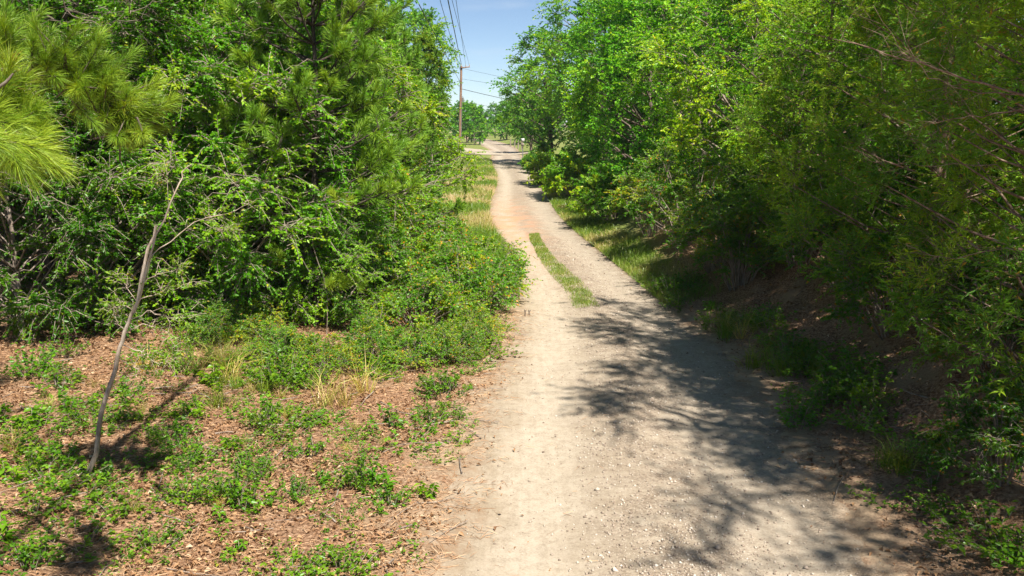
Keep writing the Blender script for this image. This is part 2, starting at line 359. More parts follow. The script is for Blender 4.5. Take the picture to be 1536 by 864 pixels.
# side drive to the left far off
dl_ = np.array([(0.5, 104), (-3, 112), (-8, 120), (-16, 125), (-45, 130)], float)
c = smooth_line(np.c_[dl_, np.zeros(len(dl_))], 30)
t = norm(np.gradient(c, axis=0)); nrm = np.c_[-t[:, 1], t[:, 0], np.zeros(len(t))]
uu = np.linspace(-1, 1, 7)
V = c[:, None, :] + nrm[:, None, :] * uu[None, :, None] * (4.2 + .6 * np.sin(np.arange(30) * .9))[:, None, None]; V[..., 2] = gz(V[..., 0], V[..., 1]) + .09 - .05 * uu ** 2
idx = np.arange(30 * 7).reshape(30, 7); Q = np.stack([idx[:-1, :-1], idx[:-1, 1:], idx[1:, 1:], idx[1:, :-1]], -1).reshape(-1, 4)
tag(new_obj('driveway', np_mesh('driveway', V.reshape(-1, 3), None, Q, M['road'], {'across': np.full(210, .2), 'red': np.zeros(210)}, True)),
    'pale side drive leaving the road to the left beyond the pole', 'driveway', kind='structure')

# ------------------------------------------------------------------ plant generators (all at the origin; roots are Empties)
def root(name, loc=(0, 0, 0), rz=0., s=1.):
    o = bpy.data.objects.new(name, None); COL.objects.link(o); o.location = loc; o.rotation_euler = (0, 0, rz)
    o.scale = (s, s, s) if not isinstance(s, tuple) else s
    o.empty_display_size = .2
    return o
def sprays(rng, C, out, cr, M_, Lp, leaf, wid, twig, side=.8, flat=.65, droop=.18, up=.25, ntilt=1.15, twr=.004, tints=(.1, .9)):
    """C (K,3) cluster centres -> leafy twigs; returns nothing, fills twig Geo and leaf Geo"""
    tw, lf = twig
    K = len(C)
    d = rng.normal(size=(K, M_, 3)); d[..., 2] *= flat
    d = norm(norm(d) + out[:, None, :] * .55 + np.array([0, 0, up]))
    L = np.asarray(cr).reshape(-1, 1) * rng.uniform(.45, 1.1, (K, M_))
    p0 = C[:, None, :] + rng.normal(size=(K, M_, 3)) * np.asarray(cr).reshape(-1, 1, 1) * .12
    p2 = p0 + d * L[..., None]; p2[..., 2] -= droop * L
    p1 = p0 + d * L[..., None] * .5; p1[..., 2] += .06 * L
    tubes(tw, np.stack([p0, p1, p2], 2).reshape(-1, 3, 3), np.broadcast_to([twr, twr * .8, twr * .4], (K * M_, 3)), 3)
    s = rng.uniform(.2, 1.0, (K, M_, Lp)); s[..., 0] = 1
    q = lambda a: a[:, :, None, :]
    s1 = s[..., None]
    pos = (1 - s1) ** 2 * q(p0) + 2 * s1 * (1 - s1) * q(p1) + s1 ** 2 * q(p2)
    tdir = norm(q(p2) - q(p0)) * np.ones_like(pos)
    sv = norm(np.cross(tdir, [0, 0, 1.])) * np.where(rng.random((K, M_, Lp, 1)) < .5, 1, -1)
    D = norm(tdir * (1 - side * .5) + sv * side + rng.normal(size=pos.shape) * .35 + np.array([0, 0, -.15]))
    Nn = norm(np.array([0, 0, 1.]) + rng.normal(size=pos.shape) * ntilt)
    n = K * M_ * Lp
    base = rng.uniform(tints[0] - .12, tints[1] + .15, (K, 1, 1)) * .55 + rng.uniform(tints[0], tints[1], (K, M_, 1)) * .3 + rng.uniform(0, 1, (K, M_, Lp)) * .22
    odd = rng.random((K, M_, Lp)) < .035
    base = np.where(odd, 1.0, np.clip(base, 0, .90))
    sz = rng.uniform(.65, 1.25, n)
    leaves(lf, pos.reshape(-1, 3), D.reshape(-1, 3), Nn.reshape(-1, 3), leaf * sz, wid * sz, base.ravel())
def trunk_line(rng, h, wob, n=9, lean=(0, 0)):
    t = np.linspace(0, 1, n)
    p = np.c_[lean[0] * t ** 1.3 * h, lean[1] * t ** 1.3 * h, t * h]
    w = np.cumsum(rng.normal(size=(n, 2)), 0) * wob; w -= w[0]
    p[:, :2] += w
    return p
def along(p, t):
    t = np.clip(t, 0, 1) * (len(p) - 1); i = np.minimum(t.astype(int), len(p) - 2); u = (t - i)[:, None]
    return p[i] * (1 - u) + p[i + 1] * u
def broadleaf(name, seed, h=8., cb=.25, rad=2.6, K=46, M_=26, Lp=26, leaf=.075, wid=.045, tr=.12, mat='leaf', bark='bark', profile='round', cr=None, **kw):
    rng = np.random.default_rng(seed)
    r = root(name)
    tl = trunk_line(rng, h * .93, .02 * h / 3)
    wood, lf, tw = Geo(), Geo(), Geo()
    rr = tr * (1 - np.linspace(0, 1, len(tl)) * .86); rr[0] *= 1.35
    tube(wood, np.vstack([tl[0] - [0, 0, .3], tl]), np.r_[rr[0] * 1.1, rr], 8)
    t = (np.arange(K) + rng.random(K)) / K; t = cb + (1 - cb) * t ** .9
    a = np.arange(K) * 2.39996 + rng.normal(size=K) * .5
    s = (t - cb) / (1 - cb)
    env = np.sin(np.clip(s * .93 + .07, 0, 1) * math.pi) ** .55 if profile == 'round' else (1 - s) ** .7 * np.minimum(1, (s + .05) * 6) ** .5
    lob = 1 + .18 * np.sin(2 * a + seed) + .15 * np.sin(3 * a + 5 * t + seed * 2)
    rd = rad * env * lob * rng.uniform(.2, 1, K) ** .45
    ax = along(tl, t / .93)
    C = ax + np.c_[np.cos(a) * rd, np.sin(a) * rd, rng.normal(size=K) * .15]
    C[:, 2] = np.maximum(C[:, 2], .25)
    out = norm(np.c_[np.cos(a), np.sin(a), (s - .4) * .9])
    t0 = np.clip(t - rd / h * rng.uniform(.45, .9, K), .06, .95)
    A = along(tl, t0 / .93); B = C
    mid = (A + B) / 2 + np.c_[np.zeros((K, 2)), rd * .10] + rng.normal(size=(K, 3)) * .06 * rd[:, None]
    q1 = A * .56 + mid * .38 + B * .06; q3 = mid * .5 + B * .5 + np.c_[np.zeros((K, 2)), rd * .04]
    br = np.clip(tr * .36 * (rd / rad + .25), .012, None)
    tubes(wood, np.stack([A, q1, mid, q3, B], 1), br[:, None] * np.array([1, .8, .62, .42, .22]), 5)
    cr = rad * .36 if cr is None else cr
    sprays(rng, C, out, cr * rng.uniform(.7, 1.25, K), M_, Lp, leaf, wid, (tw, lf), **kw)
    w = new_obj('trunk', wood.mesh('trunk', M[bark], True), r)
    new_obj('twigs', tw.mesh('twigs', M[bark]), r)
    new_obj('crown', lf.mesh('crown', M[mat]), r)
    return r
def shrub(name, seed, h=1.6, rad=1.1, K=30, M_=18, Lp=16, leaf=.06, wid=.036, mat='shrub_leaf', cr=None, **kw):
    rng = np.random.default_rng(seed)
    r = root(name); wood, lf, tw = Geo(), Geo(), Geo()
    a = np.arange(K) * 2.39996 + rng.normal(size=K) * .4
    u = np.sqrt((np.arange(K) + .5) / K)
    rd = rad * u * rng.uniform(.75, 1.1, K)
    zt = h * np.sqrt(np.clip(1 - (u * .93) ** 2, 0, 1)) * rng.uniform(.35, 1.0, K) * (1 + .2 * np.sin(2 * a + seed))
    C = np.c_[np.cos(a) * rd, np.sin(a) * rd, np.maximum(zt, .12)]
    A = np.c_[np.cos(a) * rd * .22, np.sin(a) * rd * .22, np.full(K, -.15)]
    mid = A * .5 + C * .5 + np.c_[-np.cos(a) * rd * .12, -np.sin(a) * rd * .12, zt * .1]
    tubes(wood, np.stack([A, mid, C], 1), np.broadcast_to([.016, .011, .005], (K, 3)), 4)
    out = norm(np.c_[np.cos(a) * u, np.sin(a) * u, 1 - u * .8])
    sprays(rng, C, out, (rad * .38 if cr is None else cr) * rng.uniform(.7, 1.2, K), M_, Lp, leaf, wid, (tw, lf), **kw)
    new_obj('stems', wood.mesh('stems', M['grey_bark'], True), r); new_obj('twigs', tw.mesh('twigs', M['grey_bark']), r)
    new_obj('foliage', lf.mesh('foliage', M[mat]), r)
    return r
def tufts(geo, wood, rng, tips, dirs, n=110, L=.17, W=.006, shoot=.22, tints=(.2, .9), spread=1.0):
    """needle brushes at shoot ends"""
    K = len(tips); dirs = norm(np.asarray(dirs, float)); tips = np.asarray(tips, float)
    s = rng.random((K, n)) ** .8
    C = tips[:, None, :] - dirs[:, None, :] * (shoot * (1 - s))[..., None]
    rad = rng.normal(size=(K, n, 3)); rad = norm(rad - dirs[:, None, :] * (rad * dirs[:, None, :]).sum(-1, keepdims=True))
    ang = rng.uniform(.25, 1.15, (K, n)) * spread * (1.15 - .55 * s)
    D = dirs[:, None, :] * np.cos(ang)[..., None] + rad * np.sin(ang)[..., None]
    tint = np.clip(rng.uniform(*tints, (K, 1)) * .6 + rng.random((K, n)) * .4, 0, 1)
    needles(geo, C.reshape(-1, 3), D.reshape(-1, 3), (L * rng.uniform(.7, 1.15, (K, n))).ravel(), np.full(K * n, W), tint.ravel(), rng)
    if wood is not None:
        tubes(wood, np.stack([tips - dirs * shoot * 1.3, tips - dirs * shoot * .4, tips], 1), np.broadcast_to([.007, .006, .004], (K, 3)), 4)
def pine(name, seed, h=8., cb=.18, rad=1.7, whorls=17, tr=.09, n=100, L=.17, W=.008, per=5):
    rng = np.random.default_rng(seed)
    r = root(name); wood, nd = Geo(), Geo()
    tl = trunk_line(rng, h, .012 * h / 3, 12)
    rr = tr * (1 - np.linspace(0, 1, 12) * .88)
    tube(wood, np.vstack([tl[0] - [0, 0, .3], tl]), np.r_[rr[0] * 1.1, rr], 8)
    A, Bm, Bt, R0, tips, dirs = [], [], [], [], [], []
    for w in range(whorls):
        s = (w + .3) / whorls; t = cb + (1 - cb) * s
        for k in range(per):
            a = k / per * 2 * math.pi + w * 1.1 + rng.normal() * .3
            ln = rad * (1 - s) ** .75 * rng.uniform(.6, 1.1) + .22
            o = along(tl, np.array([t]))[0]
            dv = np.array([math.cos(a), math.sin(a), 0.12 + .75 * s + rng.normal() * .1]); dv /= np.linalg.norm(dv)
            e = o + dv * ln + np.array([0, 0, .12 * ln]); m = o + dv * ln * .5 - np.array([0, 0, .03 * ln])
            A.append(o); Bm.append(m); Bt.append(e); R0.append(.010 + .010 * ln)
            tips.append(e); dirs.append(dv + [0, 0, .55])
            for j in range(int(2 + ln * 4.2)):
                f = rng.uniform(.38, .97); p = (o * (1 - f) + e * f) + np.array([0, 0, -.02])
                dd = dv * .7 + rng.normal(size=3) * .5 + np.array([0, 0, .45]); dd /= np.linalg.norm(dd)
                q = p + dd * rng.uniform(.15, .38)
                A.append(p); Bm.append((p + q) / 2); Bt.append(q); R0.append(.008); tips.append(q); dirs.append(dd + [0, 0, .25])
    tips.append(tl[-1]); dirs.append([0, 0, 1.])
    tubes(wood, np.stack([A, Bm, Bt], 1), np.array(R0)[:, None] * np.array([1, .75, .4]), 5)
    tufts(nd, wood, rng, tips, dirs, n, L, W)
    new_obj('trunk', wood.mesh('trunk', M['dark_bark'], True), r); new_obj('crown', nd.mesh('crown', M['needle']), r)
    return r
def cedar(name, seed, h=7., cb=.06, rad=1.9, K=120, M_=22, Lp=26, leaf=.075, wid=.016, tr=.1, dead=0, cone=.85):
    rng = np.random.default_rng(seed)
    r = root(name); wood, lf, tw = Geo(), Geo(), Geo()
    tl = trunk_line(rng, h * .96, .012 * h / 3, 10)
    rr = tr * (1 - np.linspace(0, 1, 10) * .9)
    tube(wood, np.vstack([tl[0] - [0, 0, .3], tl]), np.r_[rr[0] * 1.15, rr], 8)
    t = cb + (1 - cb) * ((np.arange(K) + rng.random(K)) / K)
    a = np.arange(K) * 2.39996 + rng.normal(size=K) * .5; s = (t - cb) / (1 - cb)
    env = (1 - s) ** cone * np.minimum(1, .55 + s * 3)
    rd = rad * env * (1 + .25 * np.sin(3 * a + 6 * t + seed)) * rng.uniform(.3, 1, K) ** .5 + .05
    ax = along(tl, t / .96)
    C = ax + np.c_[np.cos(a) * rd, np.sin(a) * rd, np.zeros(K)]
    A = along(tl, np.clip(t - rd / h * .45, .02, 1) / .96)
    mid = (A + C) / 2 - np.c_[np.zeros((K, 2)), rd * .05]
    tubes(wood, np.stack([A, mid, C], 1), np.clip(rd * .012, .006, .04)[:, None] * np.array([1, .7, .35]), 5)
    out = norm(np.c_[np.cos(a), np.sin(a), np.full(K, .55)])
    sprays(rng, C, out, rad * .24 * rng.uniform(.7, 1.3, K), M_, Lp, leaf, wid, (tw, lf), side=.55, flat=.9, droop=.05, up=.3, ntilt=1.2, twr=.0022)
    new_obj('trunk', wood.mesh('trunk', M['red_bark'], True), r); new_obj('twigs', tw.mesh('twigs', M['red_bark']), r)
    new_obj('crown', lf.mesh('crown', M['cedar']), r)
    return r
def copy_thing(src, loc, rz=0., s=1., col=None, label=None, cat=None, group=None):
    c = src.copy(); COL.objects.link(c); c.location = loc; c.rotation_euler = (0, 0, rz)
    c.scale = (s, s, s) if not isinstance(s, tuple) else s
    for ch in src.children:
        k = ch.copy(); COL.objects.link(k); k.parent = c
    finish(c, col, label, cat, group)
    return c
def local_of(r):
    return Matrix.LocRotScale(r.location, r.rotation_euler, r.scale).inverted()
def to_local(r, pts):
    m = np.array(local_of(r)); pts = np.asarray(pts, float); return pts @ m[:3, :3].T + m[:3, 3]
def finish(c, col, label, cat, group):
    for k in c.children:
        if col: k.color = (*col, 1)
    for key, v in (('label', label), ('category', cat), ('group', group)):
        if v: c[key] = v
        elif key in c: del c[key]
def place(src, used, loc, rz=0., s=1., col=(1, 1, 1), label=None, cat=None, group=None):
    """the first call moves the source itself, later ones copy it"""
    loc = (loc[0], loc[1], float(gz(loc[0], loc[1])) if len(loc) < 3 else loc[2])
    if src.name in used: return copy_thing(src, loc, rz, s, col, label, cat, group)
    used.add(src.name); src.location = loc; src.rotation_euler = (0, 0, rz); src.scale = (s, s, s) if not isinstance(s, tuple) else s
    finish(src, col, label, cat, group)
    return src
used = set()

def at(px, y): return (float(P(px, HZ, y)[0]), float(y))
rng = np.random.default_rng(7)
WHITE = (1, 1, 1); DARKG = (.72, .82, .75); SHADE_TINT = (.5, .6, .52); YEL = (1.45, 1.22, .9); BRIGHT = (1.2, 1.2, 1.0); COOL = (.85, 1.0, 1.15); OLIVE = (1.1, .95, .8)  # the darkest leaf tint has woodland shade put into the colour

# ================================================================== near left: overhanging pine
def overhanging_pine():
    global edge_pine
    r = root('pine_tree', (-5.4, 5.2, float(gz(-5.4, 5.2))))
    rg = np.random.default_rng(31); wood, nd = Geo(), Geo()
    tl = trunk_line(rg, 11, .02, 12); inv = np.array(r.location)
    tube(wood, np.vstack([tl[0] - [0, 0, .3], tl]), np.r_[.2, np.linspace(.19, .04, 12)], 10)
    tips, dirs = [], []
    def limb(pts, rad):
        l = smooth_line(np.array(pts) - inv, 10); tube(wood, l, np.linspace(rad, rad * .3, 10), 6); return l
    o = lambda z: inv + along(tl, np.array([z / 11]))[0]
    # lower limb, nearest the camera: fat yellow-green brushes at the frame edge
    limb([o(2.9), P(-190, 90, 4.7), P(-60, 160, 4.4), P(30, 200, 4.3)], .035)
    limb([P(-60, 160, 4.4), P(0, 130, 4.3), P(20, 110, 4.3)], .014)
    for (px, py, yy, dx, dy) in [(35, 120, 4.6, .5, .5), (55, 165, 4.5, .9, .3), (75, 235, 4.5, .9, -.4), (65, 205, 4.4, 1., 0.), (30, 225, 4.3, .6, -.6), (-10, 215, 4.0, .4, -.3), (5, 130, 4.5, .3, .6), (15, 95, 4.5, .3, .5), (-15, 60, 4.7, .1, .9), (25, 185, 4.3, .8, -.2), (62, 225, 4.2, .9, -.45), (45, 262, 4.25, .8, -.8), (5, 235, 4.2, .3, -.8),
                                 (-25, 200, 4.1, .2, -.3), (12, 215, 4.5, .6, .3), (60, 190, 4.5, .9, .1), (25, 245, 4.1, .5, -.7), (-5, 160, 4.3, .4, .4), (85, 250, 4.4, 1., -.5), (40, 150, 4.6, .8, .4), (-20, 270, 4.2, 0.3, -.9)]:
        tips.append(P(px, py, yy) - inv); dirs.append([dx, rg.normal() * .3, dy + .15])
    n1 = len(tips)
    tufts(nd, wood, rg, np.array(tips), dirs, 380, .145, .0021, .24, (.55, 1.), 1.1)
    # second limb, a metre and a half behind, arching down to the right
    main = limb([o(4.2), P(-120, 20, 6.0), P(0, 85, 6.0), P(80, 115, 6.1), P(150, 140, 6.2), P(200, 178, 6.2)], .03)
    main0 = main
    tips, dirs = [], []
    for k in range(80):
        f = rg.uniform(.35, 1.0); b = along(main, np.array([f]))[0]
        up = rg.uniform(-.35, .95)
        dd = np.array([rg.uniform(-.2, 1.), rg.normal() * .6, up]); dd /= np.linalg.norm(dd)
        ln = rg.uniform(.12, .42); e = b + dd * ln + np.array([.0, 0, -.10 if f > .8 else .03])
        tubes(wood, [[b, (b + e) / 2 + rg.normal(size=3) * .02, e]], [[.008, .006, .005]], 4)
        tips.append(e); dirs.append(dd + [0.15, 0, .15])
    for (px, py) in [(175, 205), (195, 215), (205, 195), (160, 175), (120, 95), (80, 75), (50, 60), (150, 110), (190, 140), (215, 170), (215, 200), (100, 85), (140, 150), (180, 180), (160, 125), (20, 50), (60, 85), (120, 115)]:
        e = P(px, py, 6.1 + rg.normal() * .2) - inv; j = np.argmin(np.linalg.norm(main - e, axis=1)); b = main[j]
        tubes(wood, [[b, (b + e) / 2 + [0, 0, .05], e]], [[.008, .006, .005]], 4); tips.append(e); dirs.append((e - b) + [.1, 0, .1])
    tufts(nd, wood, rg, np.array(tips), dirs, 240, .125, .0026, .22, (.4, .95), 1.05)
    # bare dead twigs under the second limb
    for k in range(22):
        b = along(main, np.array([rg.uniform(.35, .8)]))[0]
        dd = np.array([rg.uniform(-.3, 1), rg.normal() * .5, rg.uniform(-.7, .1)]); ln = rg.uniform(.15, .5)
        tubes(wood, [[b, b + dd * ln * .5 + rg.normal(size=3) * .04, b + dd * ln + [0, 0, -.04]]], [[.006, .004, .002]], 4)
    # upper crown, above the frame
    tips, dirs = [], []
    for k in range(34):
        z = rg.uniform(5.5, 10.8); a = rg.uniform(0, 6.28); ln = (11.6 - z) * .32 * rg.uniform(.6, 1.1); b = along(tl, np.array([z / 11]))[0]
        e = b + np.array([math.cos(a) * ln, math.sin(a) * ln, .35 * ln])
        tubes(wood, [[b, (b + e) / 2 - [0, 0, .05], e]], [[.025, .018, .008]], 5)
        for j in range(5):
            f = rg.uniform(.5, 1); q = b + (e - b) * f + rg.normal(size=3) * .22; tips.append(q); dirs.append((e - b) / max(ln, .1) + rg.normal(size=3) * .4 + [0, 0, .4])
    tufts(nd, wood, rg, np.array(tips), dirs, 60, .2, .007, .25)
    new_obj('trunk', wood.mesh('trunk', M['bark'], True), r); new_obj('needles', nd.mesh('needles', M['needle']), r)
    for k in r.children: k.color = (1.1, 1.12, .9, 1)
    edge_pine = r
    tag(r, 'near pine reaching in at the upper left edge with long bright yellow-green needle brushes', 'tree')
overhanging_pine()

# ================================================================== trees of the left side
near_a = broadleaf('broadleaf_tree', 1, 7.6, .16, 2.4, 62, 30, 26, .066, .036, .09)
near_b = broadleaf('broadleaf_tree', 2, 8.6, .20, 2.6, 60, 30, 26, .072, .042, .11)
mid_a = broadleaf('broadleaf_tree', 3, 10, .07, 3.0, 76, 30, 22, .12, .075, .14)
mid_b = broadleaf('broadleaf_tree', 4, 9, .05, 2.8, 76, 30, 24, .10, .064, .11, bark='grey_bark', twr=.006)
far_oak = broadleaf('oak_tree', 5, 13, .16, 4.6, 72, 22, 18, .20, .13, .24)
far_oak2 = broadleaf('oak_tree', 6, 14, .14, 5.4, 80, 22, 18, .20, .13, .26)
distant = broadleaf('distant_tree', 8, 9, .12, 3.4, 34, 16, 12, .40, .28, .16)
thick = broadleaf('small_tree', 9, 4.8, .03, 1.9, 76, 26, 26, .060, .034, .05, bark='grey_bark', twr=.007)
tall = broadleaf('tall_tree', 10, 11.5,   .50, 3.1, 60, 16, 18, .10, .06, .14, bark='dark_bark')
pine_a = pine('pine_tree', 11, 8.0, .25, 1.85, 20, .075, 110, .19, .0075, 6)
pine_b = pine('pine_tree', 12, 8.0, .12, 1.7, 16, .09, 60, .20, .013, 5)
cedar_a = cedar('cedar_tree', 21, 7.2, .04, 2.3, 150, 24, 28, .07, .015, .11)
cedar_b = cedar('cedar_tree', 22, 8.0, .03, 2.0, 90, 18, 20, .15, .045, .10, cone=.8)
G1 = 'young pines beside the road on the left'
edge_young = place(pine_a, used, at(462, 15), .4, .98, (1.05, 1.16, .95), 'young pine with a full whorled crown standing at the near edge of the left woods', 'tree')
place(pine_b, used, at(585, 23), 1.4, .93, (1.0, 1.2, 1.1), 'soft dark green pine just behind the near young pine on the left', 'tree')
place(pine_b, used, at(606, 33), 2.6, .85, (1.0, 1.2, 1.1), 'pine between the dark pointed cedar and the nearer pines on the left', 'tree')
place(cedar_b, used, at(637, 48), .3, 1.0, (.95, .95, .9), 'dark pointed cedar in front of the tall oak on the left', 'tree')
place(cedar_b, used, at(645, 62), 1.3, .72, (1.1, 1.05, .9), 'small cedar at the foot of the tall oak on the left', 'tree')
place(far_oak, used, at(622, 78), .2, (.85, .85, .97), (1.1, 1.1, 1.1), 'tall rounded oak standing nearest the utility pole on the left', 'tree')
L1 = [(near_a, -6.3, 15.4, .3, 1., DARKG, 'dark glossy tree behind the leaning bare sapling at the clearing edge'),
      (near_b, -4.9, 17.6, 1.9, 1., BRIGHT, 'bright leafy tree just left of the young whorled pine'),
      (near_a, -8.3, 15.6, 2.4, 1.05, DARKG, 'dark tree at the far left frame edge behind the pine brushes'),
      (near_b, -5.9, 20.8, 4.1, .92, (1.3, 1.25, 1.0), 'leafy tree right behind the young whorled pine'),
      (near_a, -6.9, 20.0, 5.0, 1.15, WHITE, 'taller tree rising behind the dark glossy tree on the left'),
      (mid_b, -7.3, 24.5, .8, 1.05, YEL, 'light green tree with rusty new growth above the left thicket'),
      (mid_a, -9.0, 29.0, 2.0, 1.0, BRIGHT, 'broad tree with sunlit top behind the left pines'),
      (mid_a, -10.2, 40.0, 3.3, 1.0, WHITE, 'broad tree between the left pines and the pointed cedar')]
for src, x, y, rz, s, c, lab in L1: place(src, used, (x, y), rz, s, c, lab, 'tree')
for x, y, s in [(-11, 19, 1.1), (-9.5, 23, 1.2), (-12.5, 26, 1.2), (-10, 27, 1.1), (-11, 32, 1.2), (-11.5, 37, 1.1), (-15, 22, 1.2), (-16, 30, 1.3), (-12, 46, 1.1), (-11.5, 55, 1.2), (-12.5, 65, 1.2), (-15, 42, 1.2), (-14, 17, 1.1), (-19, 26, 1.3), (-20, 36, 1.3)]:
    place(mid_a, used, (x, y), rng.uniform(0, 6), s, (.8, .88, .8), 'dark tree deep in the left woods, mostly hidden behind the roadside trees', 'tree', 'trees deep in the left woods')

# ================================================================== trees of the right side
R1 = [(far_oak2, 7.3, 69, 1.1, 1.0, BRIGHT, 'large oak whose crown overhangs the far bend on the right'),
      (far_oak, 3.5, 80, 2.2, (.95, .95, .88), (1.0, 1.1, 1.15), 'paler oak at the sky gap beyond the large overhanging oak'),
      (mid_a, 6.4, 49, 2.0, 1.15, (1.1, 1.25, 1), 'deep green tree below and in front of the large overhanging oak'),
      (mid_a, 6.3, 40, .3, .98, (1.2, 1.35, 1), 'full green tree on the right with branches low over the grass verge'),
      (mid_b, 6.6, 32, 3.0, .95, (1.35, 1.4, 1), 'bright green tree in the middle of the right tree wall'),
      (mid_b, 6.9, 26.5, 4.4, .84, (1.9, 1.5, 1.1), 'yellowish tree with thin pale stems on the right'),
      (near_b, 6.8, 21.5, 1.2, .74, (1.4, 1.35, 1), 'leafy tree between the yellowish tree and the near cedars'),
      (near_b, 7.0, 14.6, 2.9, .75, (1.1, 1.1, .9), 'dim leafy tree standing among the near cedars on the right')]
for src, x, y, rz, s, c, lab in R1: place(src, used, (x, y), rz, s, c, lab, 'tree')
place(cedar_a, used, (5.9, 16.8), .4, .85, (1.3, 1.3, 1), 'farthest of the dark cedars on the right bank', 'tree')
place(cedar_a, used, (5.9, 12.4), 2.0, .95, (1.2, 1.2, .9), 'dark cedar in the middle of the right bank', 'tree')
edge_cedar = place(cedar_a, used, (5.4, 8.7), 4.1, 1.0, (1.15, 1.15, .85), 'dark cedar filling the right edge with bare branches showing', 'tree')
for x, y, s in [(11, 24, .85), (11, 31, .95), (11, 38, 1.1), (10.0, 46, 1.2), (10, 56, 1.2), (14, 28, 1.1), (14, 36, 1.2), (13, 45, 1.3), (11, 17, .8), (14, 20, 1.), (10.5, 11, .8), (10, 76, 1.2), (17, 30, 1.2), (15, 60, 1.3)]:
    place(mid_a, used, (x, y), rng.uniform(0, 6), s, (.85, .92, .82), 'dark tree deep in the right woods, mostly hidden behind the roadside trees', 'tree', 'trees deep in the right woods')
# far end of the road
for i, (px, y, s, lab) in enumerate([(712, 150, .72, 'small rounded far tree just right of the utility pole'), (700, 165, .8, 'far tree partly behind the utility pole'), (727, 190, .62, 'lowest far tree left of the gap where the road ends'),
                          (760, 185, .85, 'far tree right of the gap where the road ends'), (784, 150, .9, 'far tree behind the fence posts on the right')]):
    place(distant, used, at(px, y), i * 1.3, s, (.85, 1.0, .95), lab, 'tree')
place(far_oak, used, at(797, 108), .9, .66, (1.0, 1.05, 1.1), 'small far oak with bare trunk behind the box on its post', 'tree')
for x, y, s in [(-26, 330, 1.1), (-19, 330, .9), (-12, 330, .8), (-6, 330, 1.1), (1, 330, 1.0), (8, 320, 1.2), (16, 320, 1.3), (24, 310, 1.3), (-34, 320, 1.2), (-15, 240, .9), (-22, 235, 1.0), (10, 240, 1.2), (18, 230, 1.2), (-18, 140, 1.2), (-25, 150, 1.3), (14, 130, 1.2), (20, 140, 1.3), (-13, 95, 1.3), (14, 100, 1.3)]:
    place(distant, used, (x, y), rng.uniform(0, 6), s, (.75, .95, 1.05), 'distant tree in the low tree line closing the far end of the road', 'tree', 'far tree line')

for src, px, y, rz, sc, c, lab in [(thick, 345, 14.7, .2, 1.0, BRIGHT, 'small bushy tree right behind the top of the leaning sapling'), (thick, 425, 15.9, 2.2, .95, (1.15, 1.15, .9), 'small bushy tree just left of the young whorled pine'),
        (thick, 250, 14.9, 3.6, 1.05, WHITE, 'small bushy tree at the back of the clearing, left of the sapling top'), (thick, 130, 14.1, 1.1, .9, SHADE_TINT, 'small bushy tree in deep shade behind the sapling foot'),
        (thick, 0, 13.4, 5.1, .95, SHADE_TINT, 'small bushy tree in deep shade at the left frame edge'), (thick, 500, 15.2, 2.9, .5, (1.2, 1.2, .9), 'smallest bushy tree standing in front of the young pine trunk'), (thick, 425, 15.4, .9, .62, BRIGHT, 'low bushy tree between the sapling and the young pine trunk'), (thick, 545, 19.5, 4.4, 1.0, YEL, 'small rusty tipped tree behind the young whorled pine')]:
    place(src, used, at(px, y), rz, sc, c, lab, 'tree')
for x, y, rz, sc, lab in [(-9.2, 15.0, .4, 1.0, 'tall tree over the deep shade just outside the left frame edge'), (7.5, .8, 1.0, (.8, .8, 1.0), 'tall tree high over the right bank nearest the viewpoint'), (6.3, 4.4, 2.0, (.72, .72, .95), 'tall tree high over the right bank just outside the right frame edge'),
                           (6.25, 7.6, 3.3, (.72, .72, .95), 'tall tree high above the dark cedars of the right bank'), (-8.8, 9.4, 4.0, .9, 'tall tree left of the clearing outside the frame')]:
    place(tall, used, (x, y), rz, sc, WHITE if x > 0 else DARKG, lab, 'tree')
